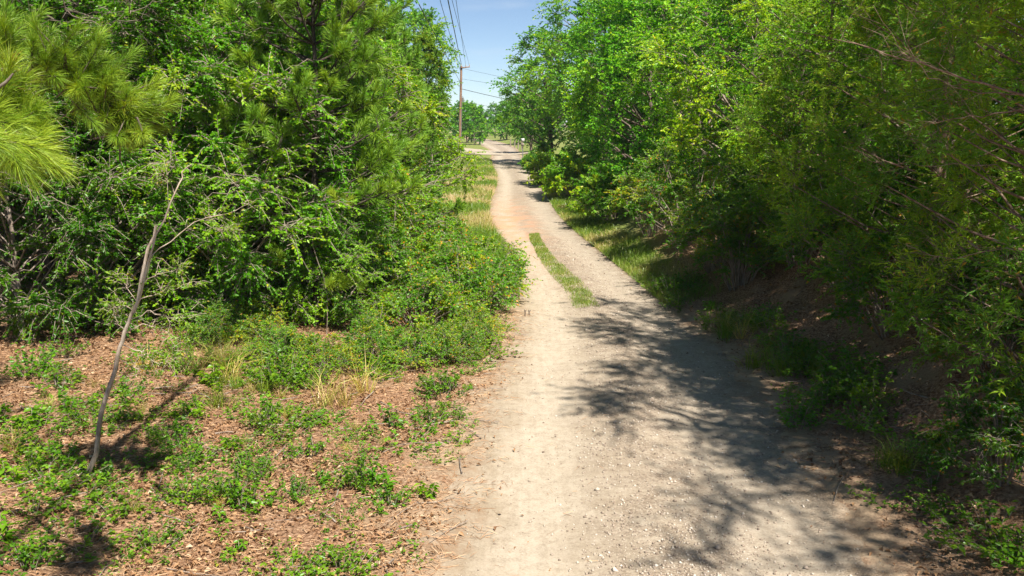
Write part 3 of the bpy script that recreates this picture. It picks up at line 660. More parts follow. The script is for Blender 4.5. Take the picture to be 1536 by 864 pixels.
# ================================================================== shrubs
sh_a = shrub('shrub', 41, 1.5, 1.15, 40, 20, 16, .060, .036)
sh_b = shrub('shrub', 42, 1.2, 1.3, 40, 20, 16, .055, .036)
sh_c = shrub('shrub', 43, 2.2, 1.2, 44, 20, 16, .065, .036)
sh_d = shrub('shrub', 44, 1.6, 1.3, 36, 18, 14, .12, .075, mat='leaf')
SHL = [(sh_c, 575, 17.2, 1.0, BRIGHT, 'tall round shrub just right of the young pine trunk'), (sh_a, 640, 17.4, .82, YEL, 'leafy shrub in the middle of the mound left of the road'),
       (sh_b, 715, 18.0, .9, BRIGHT, 'low shrub bulging onto the left road edge'), (sh_c, 605, 20.4, .9, YEL, 'rusty tipped shrub behind the tall round shrub'),
       (sh_a, 655, 20.6, .85, YEL, 'yellow-green shrub behind the low shrub at the left road edge'), (sh_b, 735, 19.8, .62, BRIGHT, 'small shrub at the very rim of the road beside the bulging one'),
       (sh_b, 660, 23.0, .5, YEL, 'low rusty shrub where the left verge grass begins'), (sh_c, 618, 24.0, 1.0, WHITE, 'shrub under the second pine on the left'),
       (sh_a, 520, 16.4, .9, DARKG, 'dark shrub at the foot of the young pine'), (sh_c, 380, 16.0, .95, WHITE, 'shrub in the shade left of the young pine'),
       (sh_a, 300, 15.6, .9, WHITE, 'shrub at the clearing edge behind the sapling top'), (sh_c, 215, 16.8, .9, SHADE_TINT, 'dark shrub in the deep shade at left behind the sapling'),
       
       (sh_b, 625, 15.4, .8, BRIGHT, 'low bright shrub at the front of the mound left of the road'), (sh_a, 690, 16.4, .8, BRIGHT, 'leafy shrub at the front corner of the mound beside the road'),
       (sh_b, 400, 12.7, .42, BRIGHT, 'knee high bright bush in the middle back of the clearing'), (sh_b, 475, 12.3, .40, YEL, 'knee high yellow-green bush in front of the pine trunk'), (sh_a, 545, 12.9, .40, BRIGHT, 'knee high bush at the back of the clearing right of the pine'),
       (sh_b, 615, 12.8, .45, BRIGHT, 'knee high bush between the clearing and the front of the mound'), (sh_b, 670, 13.2, .42, WHITE, 'knee high bush of the front mound close to the road'), (sh_b, 712, 14.4, .40, YEL, 'knee high yellow-green bush right at the left road edge'),
       (sh_a, 305, 13.2, .38, WHITE, 'knee high bush beside the straw coloured grass at the back of the clearing'), (sh_b, 350, 13.6, .45, YEL, 'knee high yellow-green bush at the back of the clearing'),
       (sh_c, 1085, 19.4, .9, WHITE, 'shrub on the crest of the right bank beside the start of the road shadow'), (sh_c, 1120, 17.4, .7, DARKG, 'small dark shrub part way up the right bank'),
       (sh_c, 1215, 16.8, .95, DARKG, 'dark shrub on the crest of the right bank below the farthest cedar'), (sh_c, 1290, 14.6, .95, DARKG, 'dark shrub on the crest of the right bank between two cedars'), (sh_a, 1370, 12.0, .9, DARKG, 'dark shrub under the middle cedar of the right bank'),
       (sh_d, 1330, 21, 1.2, DARKG, 'dim shrub in the gap behind the farthest cedar'), (sh_d, 1480, 17, 1.2, DARKG, 'dim shrub deep behind the middle cedar'), (sh_d, 1420, 25, 1.4, DARKG, 'dim shrub far back between the right trunks'), (sh_d, 1560, 14, 1.2, DARKG, 'dim shrub deep at the right frame edge'),
       (sh_d, 600, 29, .9, BRIGHT, 'bright shrub on the left verge behind the low rusty shrub'), (sh_d, 603, 36, 1.0, WHITE, 'shrub under the pines midway along the left verge'),
       (sh_d, 618, 50, 1.0, BRIGHT, 'shrub in front of the dark pointed cedar'), (sh_d, 634, 66, 1.0, WHITE, 'shrub beyond the dark pointed cedar'), (sh_d, 676, 92, 1.0, BRIGHT, 'shrub at the foot of the utility pole'),
       (sh_d, 838, 52, 1.35, (1.0, .92, .85), 'olive yellow shrub at the right road edge before the bend'), (sh_d, 812, 66, 1.1, DARKG, 'dark shrub on the right just before the far bend'),
       (sh_d, 868, 42, 1.3, YEL, 'yellow-green shrub under the full green tree on the right'), (sh_d, 925, 31, 1.1, WHITE, 'green shrub on the right verge below the bright tree'),
       (sh_c, 985, 25.5, 1.0, BRIGHT, 'shrub on the right verge under the yellowish tree'), (sh_c, 1040, 22.4, 1.1, WHITE, 'shrub on top of the right bank where the road shadow begins'),
       (sh_c, 1130, 18.6, 1.0, DARKG, 'dark shrub on the right bank before the farthest cedar'), (sh_a, 1560, 7.6, .6, SHADE_TINT, 'dark shrub in the shaded lower right corner'),
       (sh_a, 1535, 9.6, .75, SHADE_TINT, 'shaded shrub on the right bank behind the corner shrub')]
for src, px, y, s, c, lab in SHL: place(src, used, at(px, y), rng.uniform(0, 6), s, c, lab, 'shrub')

# ================================================================== the air
hz = bpy.data.materials.new('haze'); n_, N_, Lk_ = nodes(hz)
pv = N_.new("ShaderNodeVolumePrincipled"); pv.inputs['Color'].default_value = (.86, .92, 1, 1); pv.inputs['Density'].default_value = .0003; pv.inputs['Anisotropy'].default_value = .2
ho = N_.new("ShaderNodeOutputMaterial"); Lk_.new(pv.outputs[0], ho.inputs['Volume'])
hx, hy0, hy1, h0, h1 = 2600, -80, 3600, -2.2, 24
hv = [(x, y, z) for z in (h0, h1) for x, y in ((-hx, hy0), (hx, hy0), (hx, hy1), (-hx, hy1))]
tag(new_obj('haze', np_mesh('haze', hv, None, [[3, 2, 1, 0], [4, 5, 6, 7], [0, 1, 5, 4], [1, 2, 6, 5], [2, 3, 7, 6], [3, 0, 4, 7]], hz)), 'thin summer haze in the distance', 'haze', kind='stuff')
# ================================================================== leaning bare sapling
def sapling():
    b = G(128, 742); b[2] = float(gz(b[0], b[1])); r = root('sapling', b)
    rg = np.random.default_rng(5); wood, lf, tw = Geo(), Geo(), Geo()
    D0 = b[1]; pl = lambda px, py, dy=0.: P(px, py, D0 + dy + (742 - py) / 500 * .7) - b
    def br(pts, r0, r1, n=12, sides=7, wob=.012):
        l = smooth_line([pl(*p) for p in pts], n); l[1:-1] += rg.normal(size=(n - 2, 3)) * wob
        tube(wood, l, np.linspace(r0, r1, n) * (.68 if r0 > .02 else .52), sides); return l
    main = br([(127, 765), (133, 718), (150, 640), (165, 575), (180, 527), (190, 497), (205, 455), (220, 388), (234, 338)], .040, .022, 22)
    second = br([(200, 470), (214, 425), (226, 385), (240, 340), (262, 292), (272, 268), (279, 252), (288, 246)], .021, .006, 16)
    twl = [br([(226, 385, .05), (262, 352, .2), (300, 330, .3), (345, 318, .35), (372, 306, .4)], .011, .004), br([(262, 292), (250, 270), (240, 262)], .008, .004, 6),
           br([(205, 455), (235, 440), (262, 432), (290, 428)], .010, .003), br([(195, 480), (225, 470), (255, 476), (310, 470)], .010, .003),
           br([(188, 500), (215, 487), (250, 500), (262, 520)], .011, .003), br([(183, 517), (215, 530), (240, 545), (258, 540)], .010, .003),
           br([(198, 465), (180, 458), (160, 464)], .007, .003, 7), br([(215, 425), (245, 408), (275, 404)], .008, .003, 8),
           br([(178, 535), (200, 552), (228, 560)], .007, .003, 8), br([(205, 452), (190, 425), (178, 418)], .006, .002, 7),
           br([(300, 330, .3), (330, 345, .3), (352, 344, .3)], .006, .002, 7), br([(191, 495), (176, 480), (170, 455)], .006, .003, 7)]
    C, out = [], []
    for l in twl:
        for t in rg.uniform(.3, 1, 7): C.append(along(l, np.array([t]))[0]); out.append(norm(l[-1] - l[0]))
    sprays(rg, np.array(C), np.array(out), np.full(len(C), .2), 4, 6, .042, .02, (tw, lf), twr=.0025, tints=(.5, 1.), ntilt=.9)
    new_obj('trunk', wood.mesh('trunk', M['sunlit_bark'], True), r); new_obj('twigs', tw.mesh('twigs', M['sunlit_bark']), r); new_obj('foliage', lf.mesh('foliage', M['plant']), r)
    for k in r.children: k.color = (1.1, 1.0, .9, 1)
    tag(r, 'thin leaning sapling with bark toned pale as if sunlit and sparse leaves alone in the clearing', 'sapling')
sapling()
# bare dead branches of the cedar at the right edge and of the near pine
def dead_branch(tree, pts, y, r0, seed, twigs=14, tl=.35, mat='red_bark'):
    rg = np.random.default_rng(seed); q = np.array([P(px, py, y + i * .12) for i, (px, py) in enumerate(pts)])
    foot = np.array([tree.location.x, tree.location.y, q[0, 2] - .1]); l = smooth_line(np.vstack([foot, q]), 18); l[2:-1] += rg.normal(size=(15, 3)) * .015
    r0 *= .45; w = Geo(); tube(w, to_local(tree, l), np.linspace(r0 * 1.2, r0 * .25, 18), 6); ax = norm(l[-1] - l[3])
    for k in range(twigs):
        b = along(l, np.array([rg.uniform(.3, 1)]))[0]; d = norm(ax * .7 + rg.normal(size=3) * .75); n = rg.uniform(.4, 1) * tl
        m = b + d * n * .5 + rg.normal(size=3) * .03; e = b + d * n + rg.normal(size=3) * .05
        tubes(w, to_local(tree, [b, m, e])[None], [[r0 * .3, r0 * .22, r0 * .1]], 4)
        for j in range(2):
            u = b + (e - b) * rg.uniform(.4, .9); f = u + norm(d + rg.normal(size=3) * .8) * n * .4
            tubes(w, to_local(tree, [u, (u + f) / 2, f])[None], [[r0 * .16, r0 * .12, r0 * .07]], 3)
    o = new_obj('branch', w.mesh('branch', M[mat], True), tree); o['label'] = 'bare dead branch without leaves'
for a_ in [([(1560, 150), (1480, 128), (1420, 108), (1370, 92), (1320, 80), (1270, 62), (1185, 45)], 7.4, .024, 1, 20, .5), ([(1560, 145), (1500, 140), (1440, 135), (1390, 110), (1350, 70), (1310, 8)], 7.9, .018, 2, 12, .5),
           ([(1560, 160), (1500, 168), (1455, 178), (1415, 182), (1370, 190)], 7.6, .018, 3, 14, .35), ([(1560, 270), (1490, 250), (1420, 245), (1350, 245), (1300, 240)], 7.8, .012, 4, 14, .4),
           ([(1560, 380), (1500, 372), (1430, 385), (1390, 380), (1360, 365)], 7.2, .012, 5, 16, .4)]: dead_branch(edge_cedar, *a_)
dead_branch(edge_pine, [(-30, -30), (70, -10), (100, 15), (130, 32), (165, 38), (205, 30)], 6.2, .014, 6, 10, .3, 'grey_bark'); dead_branch(edge_pine, [(100, -40), (190, -10), (195, 15), (212, 10), (245, 0)], 6.4, .010, 7, 6, .25, 'grey_bark')
# low sprigs on the trunk of the young pine
rg = np.random.default_rng(17); w_, n_ = Geo(), Geo(); tp, dr = [], []
for px, py, yy, n in [(420, 378, 14.5, 9), (512, 418, 14.4, 11), (440, 300, 14.4, 6), (500, 290, 14.5, 7)]:
    c0 = P(px, py, yy); h0 = c0[2] + .05
    b0 = np.array([edge_young.location.x, edge_young.location.y, h0 - .15]); tubes(w_, to_local(edge_young, [b0, (b0 + c0) / 2 + [0, 0, .06], c0])[None], [[.014, .010, .006]], 5)
    for k in range(n): tp.append(c0 + rg.normal(size=3) * [.16, .12, .06]); dr.append([rg.normal() * .6, -.4 + rg.normal() * .4, .5])
tufts(n_, w_, rg, to_local(edge_young, tp), dr, 130, .17, .006, .2, (.5, 1.)); w_.T, w_.Q
new_obj('branches', w_.mesh('branches', M['dark_bark'], True), edge_young); k_ = new_obj('low_needles', n_.mesh('low_needles', M['needle']), edge_young); k_.color = (1.15, 1.15, .9, 1)

# ================================================================== utility pole, lines
def prism_beam(geo, a, b, w, h):
    a, b = np.array(a, float), np.array(b, float); t = norm(b - a); s = norm(np.cross(t, [0, 0, 1.])); u = np.cross(s, t)
    q = [(-1, -1), (1, -1), (1, 1), (-1, 1)]
    V = [p + s * w / 2 * i + u * h / 2 * j for p in (a, b) for i, j in q]
    geo.add(V, None, [[3, 2, 1, 0], [4, 5, 6, 7], [0, 1, 5, 4], [1, 2, 6, 5], [2, 3, 7, 6], [3, 0, 4, 7]])
M['pole'] = plain('weathered_pole', [(0, (.13, .075, .05)), (.5, (.23, .135, .09)), (1, (.34, .22, .16))], bump=.4, nscale=5, bscale=20, stretch=(4, 4, .4))
M['metal'] = plain('grey_metal', [(0, (.10, .10, .10)), (1, (.22, .22, .22))], rough=.5)
M['porcelain'] = plain('porcelain', [(0, (.35, .33, .30)), (1, (.55, .53, .5))], rough=.3)
M['wire'] = plain('wire', [(0, (.035, .037, .042)), (1, (.07, .07, .075))], rough=.5)
M['wood'] = plain('fence_wood', [(0, (.14, .11, .085)), (1, (.34, .28, .22))], bump=.3, nscale=10, stretch=(3, 3, .5))
pb = at(689, 100); PZ = float(gz(*pb)); ptop = P(692, 99, 100)
pr = root('utility_pole', (pb[0], pb[1], PZ)); ph = ptop[2] - PZ; plx = ptop[0] - pb[0]
g = Geo(); tube(g, smooth_line([[0, 0, -.4], [plx * .5, 0, ph * .5], [plx, 0, ph]], 9), np.linspace(.17, .115, 9), 12)
g.add([[plx, 0, ph + .02]] + [[plx + .115 * math.cos(a), .115 * math.sin(a), ph] for a in np.arange(12) * math.pi / 6], [[0, i + 1, (i + 1) % 12 + 1] for i in range(12)])
new_obj('post', g.mesh('post', M['pole'], True), pr)
g = Geo(); prism_beam(g, [plx - .15, -.18, ph - .22], [plx + .95, -.18, ph - .10], .1, .12); new_obj('crossarm', g.mesh('crossarm', M['pole']), pr)
for (dx, dz) in ((0, .02), (.5, -.04), (.9, .0)):
    g = Geo(); tube(g, [[plx + dx, -.18 if dx else 0, ph + dz - .05], [plx + dx, -.18 if dx else 0, ph + dz + .07], [plx + dx, -.18 if dx else 0, ph + dz + .2]], [.03, .055, .035], 8); new_obj('insulator', g.mesh('insulator', M['porcelain'], True), pr)
g = Geo(); tube(g, [[plx * .8 + .2, -.05, ph * .60], [plx * .8 + .2, -.05, ph * .60 + .45]], [.11, .11], 10); tube(g, [[plx * .8, -.05, ph * .66], [plx * .8 + .22, -.05, ph * .66]], [.03, .03], 6); new_obj('bracket_box', g.mesh('bracket_box', M['metal'], True), pr)
g = Geo(); tube(g, [[plx * .2 + .15, -.14, 1.4], [plx * .6 + .14, -.12, ph * .6]], [.035, .03], 6); new_obj('conduit', g.mesh('conduit', M['metal'], True), pr)
tag(pr, 'tall brown wooden utility pole left of the road with a small arm at its top', 'pole')
def wire(p0, p1, sag, r, label, n=40):
    p0, p1 = np.array(p0, float), np.array(p1, float); t = np.linspace(0, 1, n)[:, None]
    l = p0 + (p1 - p0) * t; l[:, 2] -= (4 * sag * t * (1 - t))[:, 0]
    g = Geo(); tube(g, l - p0, np.full(n, r), 5); o = new_obj('power_line', g.mesh('power_line', M['wire'], True)); o.location = p0
    tag(o, label, 'wire', 'overhead lines')
T = np.array(ptop)
def toward(px, y, z0):   # a point on the line above the frame's top edge
    return P(px, -8, y) * 1.0
def line(off, px_top, ytop, r, label):
    a = T + np.array(off); b = P(px_top, 0, ytop); e = a + (b - a) * ((a[1] + 12) / (a[1] - b[1])); wire(a, e, .0, r, label)
line((0, 0, .2), 672, 46, .030, 'thickest black line running from the pole top out over the trees')
line((.5, -.18, .0), 684, 46, .014, 'rightmost thin line running from the pole out past the top edge')
line((.9, -.18, .0), 678, 43, .012, 'thin line between the thickest and the rightmost line')
line((-.1, 0, -.6), 660, 40, .014, 'thin line left of the thickest line')
line((0, 0, -2.0), 625, 34, .02, 'leftmost line dropping behind the tall oak')
wire(T + [0, 0, -2.6], P(742, 143, 118), .15, .026, 'lowest thicker line slanting right from the pole') if False else None
for (py0, pxe, pye, r, lab) in [(133, 900, 172, .030, 'thick line slanting right from the middle of the pole across the sky gap'), (118, 900, 140, .014, 'upper of two faint lines running right from the pole'), (102, 900, 138, .014, 'faint line running right from the pole top'), (152, 900, 178, .012, 'lowest faint line running right from the pole')]:
    wire(P(691, py0, 100), P(pxe, pye, 128), .3, r, lab)

# ================================================================== box on a post, fence posts
bb = at(782, 92); bz = float(gz(*bb)); r = root('post_box', (bb[0] + .15, bb[1], bz))
g = Geo(); tube(g, [[0, 0, -.3], [0, 0, 1.35]], [.05, .045], 8); new_obj('post', g.mesh('post', M['metal'], True), r)
g = Geo(); prism_beam(g, [0, -.25, 1.50], [0, .25, 1.50], .30, .28); new_obj('box', g.mesh('box', M['wood']), r)
g = Geo(); prism_beam(g, [0, -.1, 1.95], [0, .1, 1.95], .34, .34); tube(g, [[0, 0, 1.6], [0, 0, 1.82]], [.03, .03], 6); new_obj('lantern', g.mesh('lantern', M['porcelain']), r)
tag(r, 'small box with a pale head on a thin dark post at the right road edge', 'post box')
for i, (px, y, h) in enumerate([(760, 140, 1.25), (766, 134, 1.3), (771, 128, 1.35), (776, 122, 1.3)]):
    x = at(px, y); o = root('fence_post', (x[0] + .6, x[1], float(gz(x[0] + .6, x[1])))); g = Geo()
    tube(g, [[0, 0, -.3], [0, 0, h * .5], [.02, 0, h]], [.10, .095, .085], 8); g.add([[.02, 0, h + .01]] + [[.02 + .085 * math.cos(a), .085 * math.sin(a), h] for a in np.arange(8) * math.pi / 4], [[0, j + 1, (j + 1) % 8 + 1] for j in range(8)])
    new_obj('stake', g.mesh('stake', M['wood'], True), o)
    tag(o, 'weathered wooden fence post in the short row beyond the box on its post', 'fence post', 'fence posts on the far right verge')

# ================================================================== low plants of the clearing and the bank
def clump(name, seed, rad, h, stems, per, leaf, wid, part='leaves', tall=False):
    rg = np.random.default_rng(seed); r = root(name); st, lf = Geo(), Geo()
    a = rg.uniform(0, 6.283, stems); rr = rad * np.sqrt(rg.random(stems)); hh = h * rg.uniform(.4, 1.1, stems) * (1 - .4 * rr / rad)
    b = np.c_[np.cos(a) * rr * .35, np.sin(a) * rr * .35, np.full(stems, -.05)]
    e = np.c_[np.cos(a) * rr, np.sin(a) * rr, hh]; m = (b + e) / 2 + np.c_[np.zeros((stems, 2)), hh * .15]
    tubes(st, np.stack([b, m, e], 1), np.broadcast_to([.004, .003, .002], (stems, 3)), 3)
    s = rg.uniform(.3, 1, (stems, per)); s[:, 0] = 1; s1 = s[..., None]
    pos = (1 - s1) ** 2 * b[:, None] + 2 * s1 * (1 - s1) * m[:, None] + s1 ** 2 * e[:, None]
    th = rg.uniform(0, 6.283, (stems, per)); D = np.stack([np.cos(th), np.sin(th), rg.uniform(-.2, .6, (stems, per))], -1)
    n = stems * per
    leaves(lf, pos.reshape(-1, 3), D.reshape(-1, 3), (np.array([0, 0, 1.]) + rg.normal(size=(n, 3)) * .45), leaf * rg.uniform(.6, 1.25, n), wid * rg.uniform(.6, 1.25, n),
           np.clip(np.repeat(rg.uniform(.1, .8, stems), per) * .6 + rg.random(n) * .42, 0, 1), .2, .2)
    new_obj('stems', st.mesh('stems', M['grey_bark']), r); new_obj(part, lf.mesh(part, M['plant']), r)
    return r
def grass_tuft(name, seed, rad, h, n, w, tints=(0, .5)):
    rg = np.random.default_rng(seed); lf = Geo(); a = rg.uniform(0, 6.283, n); lean = rg.uniform(.1, .9, n)
    b = np.c_[rg.normal(size=(n, 2)) * rad * .3, np.full(n, -.03)]; D = np.c_[np.cos(a) * lean, np.sin(a) * lean, np.ones(n)]
    blades(lf, b, D, h * rg.uniform(.5, 1.1, n), np.full(n, w), rg.uniform(*tints, n), rg)
    o = new_obj(name, lf.mesh(name, M['grass'])); return o
def blades(geo, b, D, L, W, tint, rg, arch=.55):
    D = norm(D); L = L[:, None]; W = W[:, None]; hz = D * [1, 1, 0]; sd = norm(np.cross(D, [0, 0, 1.]) + rg.normal(size=D.shape) * .4 + 1e-4)
    m = b + D * L * .55; t = b + D * L + hz * L * arch - np.array([0, 0, 1.]) * (L * arch * np.linalg.norm(hz, axis=1, keepdims=True) * .8)
    V = np.stack([b - sd * W * .5, b + sd * W * .5, m + sd * W * .45, t, m - sd * W * .45], 1); i = np.arange(len(b))[:, None] * 5
    geo.add(V.reshape(-1, 3), i + [4, 2, 3], i + [0, 1, 2, 4], np.repeat(tint, 5))
pl_a = clump('low_plant', 61, .30, .26, 16, 7, .062, .034)
pl_b = clump('low_plant', 62, .45, .16, 26, 8, .050, .030)
pl_c = clump('low_plant', 63, .16, .34, 6, 9, .085, .042)
pl_d = clump('low_plant', 64, .38, .42, 26, 10, .060, .034)
gt_a = grass_tuft('grass_tuft', 71, .20, .42, 90, .007)
gt_b = grass_tuft('grass_tuft', 72, .16, .62, 60, .006, (.35, 1.))
def gput(px, py, it=4):
    z = 0.
    for _ in range(it): p = G(px, py, z); z = float(gz(p[0], p[1]))
    return (p[0], p[1], z - .01)
rg = np.random.default_rng(99)
PLG = 'low plants scattered over the leaf litter'
def scatter(n, cx, cy, rx, ry, kinds, label, group, cat='plant', smin=.7, smax=1.25):
    for k in range(n):
        while True:
            u, v = rg.uniform(-1, 1, 2)
            if u * u + v * v <= 1: break
        p = gput(cx + u * rx, cy + v * ry)
        if p[0] > float(XL(p[1])) - .05 and p[0] < float(XR(p[1])) + .05: continue
        tc_ = rg.uniform(.8, 1.25); c = (tc_ * rg.uniform(.9, 1.3), tc_, .9)
        if kinds[0] in (gt_a, gt_b):
            o = kinds[rg.integers(len(kinds))]
            if o.name in used: o = o.copy(); COL.objects.link(o)
            else: used.add(o.name)
            o.location = p; o.rotation_euler = (0, 0, rg.uniform(0, 6)); s = rg.uniform(smin, smax); o.scale = (s, s, s); o.color = (*c, 1)
            tag(o, label, cat, group)
        else: place(kinds[rg.integers(len(kinds))], used, p, rg.uniform(0, 6), rg.uniform(smin, smax), c, label, cat, group)
LA = 'low green plant scattered on the brown leaf litter of the left clearing'; LB = 'low green plant in the thick patch between the clearing and the left road edge'
LC = 'low green plant in the dim lower left corner'; LD = 'low plant on the shaded right bank'
scatter(8, 445, 570, 75, 35, [pl_d, pl_a], 'bright plant in the knee-high patch at the back of the clearing', 'bright patch at the back of the clearing')
scatter(5, 455, 625, 60, 28, [pl_a, pl_b], 'bright plant in the knee-high patch at the back of the clearing', 'bright patch at the back of the clearing')
scatter(24, 640, 540, 125, 55, [pl_d, pl_b, pl_a], LB, 'thick patch by the left road edge', smin=.8)
scatter(14, 700, 495, 60, 50, [pl_d, pl_b], LB, 'thick patch by the left road edge', smin=.8)
scatter(3, 600, 640, 50, 30, [pl_b, pl_a], LA, PLG); scatter(3, 390, 745, 45, 30, [pl_d, pl_a], 'plant in the small dense clump at the front of the clearing', 'small dense clump at the front of the clearing')
scatter(3, 600, 745, 40, 25, [pl_c, pl_a], LA, PLG); scatter(5, 470, 862, 80, 12, [pl_b, pl_a], 'yellow-green plant at the bottom edge of the clearing', 'plants at the bottom edge')
scatter(14, 55, 760, 75, 110, [pl_b, pl_c, pl_a], LC, 'plants of the lower left corner'); scatter(6, 40, 610, 60, 45, [pl_c, pl_a], LC, 'plants of the lower left corner')
scatter(24, 270, 640, 180, 65, [pl_b, pl_c, pl_a], LA, PLG, smin=.5, smax=1.0); scatter(14, 330, 770, 250, 90, [pl_c, pl_b], LA, PLG, smin=.4, smax=.85)
scatter(14, 560, 690, 110, 80, [pl_b, pl_c], LA, PLG, smin=.4, smax=.8); scatter(26, 300, 555, 280, 32, [pl_d, pl_a, pl_c], 'leafy plant along the shaded back edge of the clearing', 'plants along the back edge of the clearing')
scatter(9, 290, 555, 90, 25, [gt_b], 'straw coloured grass tuft behind the sapling', 'straw coloured grass tufts', 'grass'); scatter(4, 370, 600, 60, 30, [gt_a], 'green grass tuft among the clearing plants', 'green grass tufts of the clearing', 'grass')
scatter(3, 520, 600, 40, 20, [gt_b], 'straw coloured grass tuft in front of the young pine', 'straw coloured grass tufts by the pine', 'grass')
scatter(7, 1160, 548, 50, 34, [gt_a], 'green grass tuft at the foot of the right bank', 'green grass tufts at the foot of the right bank', 'grass', 1.0, 1.5)
scatter(3, 1345, 710, 22, 15, [gt_a], 'green grass tuft in the deep shade near the lower right corner', 'grass tufts in the lower right shade', 'grass', .9, 1.2)
scatter(8, 1060, 500, 45, 40, [gt_a], 'grass tuft beside the road where the shadow begins', 'grass tufts where the road shadow begins', 'grass', .8, 1.3)
scatter(20, 1230, 560, 140, 90, [pl_d, pl_a, pl_b], LD, 'plants of the right bank'); scatter(12, 1370, 690, 90, 100, [pl_b, pl_a], LD, 'plants of the right bank', smin=.6, smax=1.)
scatter(7, 1505, 800, 50, 60, [pl_b, pl_a], 'dark plant in the shaded lower right corner', 'plants of the lower right corner')
scatter(7, 1010, 445, 40, 22, [pl_d, gt_a][:1], 'plant at the right verge where the bank starts', 'plants where the right bank starts')

vine = clump('vine', 66, .42, .5, 14, 6, .13, .11); vr = np.random.default_rng(3)
vp = P(468, 350, 14.2); g_ = Geo(); tube(g_, smooth_line([[.1, .3, -vp[2]], [.15, .25, -1.], [0, .1, -.3], [0, 0, 0]], 8), [.008] * 8, 5); new_obj('vine_stem', g_.mesh('vine_stem', M['grey_bark'], True), vine)
place(vine, used, tuple(vp), 0, 1., (1.25, 1.2, 1.0), 'climbing vine with large round pale leaves in front of the young pine', 'vine')
scatter(20, 715, 395, 42, 60, [pl_d, pl_b, pl_a], 'weedy plant of the strip between the mound and the verge grass', 'weeds between the mound and the verge grass', smin=.9, smax=1.3)
scatter(20, 690, 600, 45, 75, [pl_b, pl_a, pl_c], 'low weed along the crumbling left road edge', 'weeds along the left road edge', smin=.35, smax=.8)
scatter(20, 1180, 470, 120, 55, [pl_d, pl_c, pl_a], 'plant on the upper slope of the right bank', 'plants of the upper right bank', smin=.8, smax=1.3)
scatter(12, 1150, 500, 120, 70, [gt_b, gt_a], 'grass tuft on the upper slope of the right bank', 'grass tufts of the upper right bank', 'grass', .7, 1.1)
scatter(16, 300, 700, 290, 150, [gt_b], 'small dry grass tuft in the clearing', 'small dry grass tufts of the clearing', 'grass', .3, .6)
SM = 'small seedlings dotted over the clearing'
g = Geo(); m_ = 0
while m_ < 150:
    u, v = rg.uniform(-1, 1, 2)
    p = np.array(gput(300 + u * 330, 700 + v * 165))
    if p[0] > float(XL(p[1])) - .1: continue
    m_ += 1; k = rg.integers(7, 18); th = rg.uniform(0, 6.28, k); sz = rg.uniform(.02, .05)
    C = p + np.c_[rg.normal(size=(k, 2)) * .05, rg.uniform(.01, .09, k)]
    leaves(g, C, np.c_[np.cos(th), np.sin(th), rg.uniform(0, .6, k)], np.array([0, 0, 1.]) + rg.normal(size=(k, 3)) * .4, sz * rg.uniform(.7, 1.2, k), sz * .55 * np.ones(k), rg.uniform(.2, 1, k), .2, .2)
tag(new_obj('seedlings', g.mesh('seedlings', M['plant'])), 'tiny green seedlings dotted through the leaf litter of the clearing', 'seedlings', kind='stuff')
scatter(24, 150, 690, 140, 110, [pl_b, pl_a], LA, PLG, smin=.6, smax=1.)
scatter(22, 400, 680, 190, 100, [pl_b, pl_d], LA, PLG, smin=.5, smax=.9)
# ================================================================== leaf litter, straw, gravel, grass (uncountable)
def litter(n, x0, x1, y0, y1, keep, size=(.016, .068), seed=1):
    rg = np.random.default_rng(seed); x = rg.uniform(x0, x1, n); y = y0 + (y1 - y0) * rg.random(n) ** 1.35
    k = keep(x, y) > rg.random(n); x, y = x[k], y[k]; m = len(x); z = top_z(x, y) + rg.uniform(.004, .035, m)
    th = rg.uniform(0, 6.283, m); g = Geo(); L = size[0] + (size[1] - size[0]) * rg.random(m) ** 2
    leaves(g, np.c_[x, y, z], np.c_[np.cos(th), np.sin(th), rg.normal(size=m) * .25], np.array([0, 0, 1.]) + rg.normal(size=(m, 3)) * .4, L, L * rg.uniform(.35, .7, m), np.clip(rg.beta(2, 2.2, m), 0, 1), .3, .35)
    return g
def dens(x, y):
    d = np.maximum(XL(y) - x, x - XR(y)); p = sn(x, y, 1.3, 5) * .5 + .5
    return np.where(d > 0, sst(-.05, .5, d + .35 * (p - .5)) * (.12 + .88 * sst(.25, .75, p * .6 + .4 * (sn(x, y, 3.1, 7) * .5 + .5))), .05 * sst(-.6, 0, d) * p * p * 2 + .004)
g = litter(120000, -8.0, 0.6, 5.5, 16.5, lambda x, y: dens(x, y) * (x < XL(y) + 1.0))
tag(new_obj('leaf_litter', g.mesh('leaf_litter', M['litter'])), 'reddish brown fallen leaves covering the left clearing', 'leaf litter', kind='stuff')
g = litter(42000, 1.0, 7.5, 5.5, 22, lambda x, y: dens(x, y) * (x > XR(y) - 1.0), seed=2)
tag(new_obj('leaf_litter', g.mesh('leaf_litter', M['litter'])), 'dark fallen leaves covering the shaded right bank', 'leaf litter', kind='stuff')
def straw(n, x0, x1, y0, y1, seed):
    rg = np.random.default_rng(seed); x = rg.uniform(x0, x1, n); y = y0 + (y1 - y0) * rg.random(n) ** 1.3
    p = sn(x, y, 1.1, 9) * .5 + .5; d = np.maximum(XL(y) - x, x - XR(y)); fing = sst(.25, .75, sn(x * .5, y * 3.2, 1.5, 2) * .5 + .5)
    k = np.where(d > 0, .25 + .75 * p, sst(-.75 * fing - .1, .15, d) * .8 + .006) > rg.random(n); x, y = x[k], y[k]; m = len(x)
    th = rg.uniform(0, 6.283, m); g = Geo()
    needles(g, np.c_[x, y, top_z(x, y) + rg.uniform(.004, .03, m)], np.c_[np.cos(th), np.sin(th), rg.normal(size=m) * .12], rg.uniform(.08, .17, m), np.full(m, .0045), rg.random(m), rg, .05)
    return g
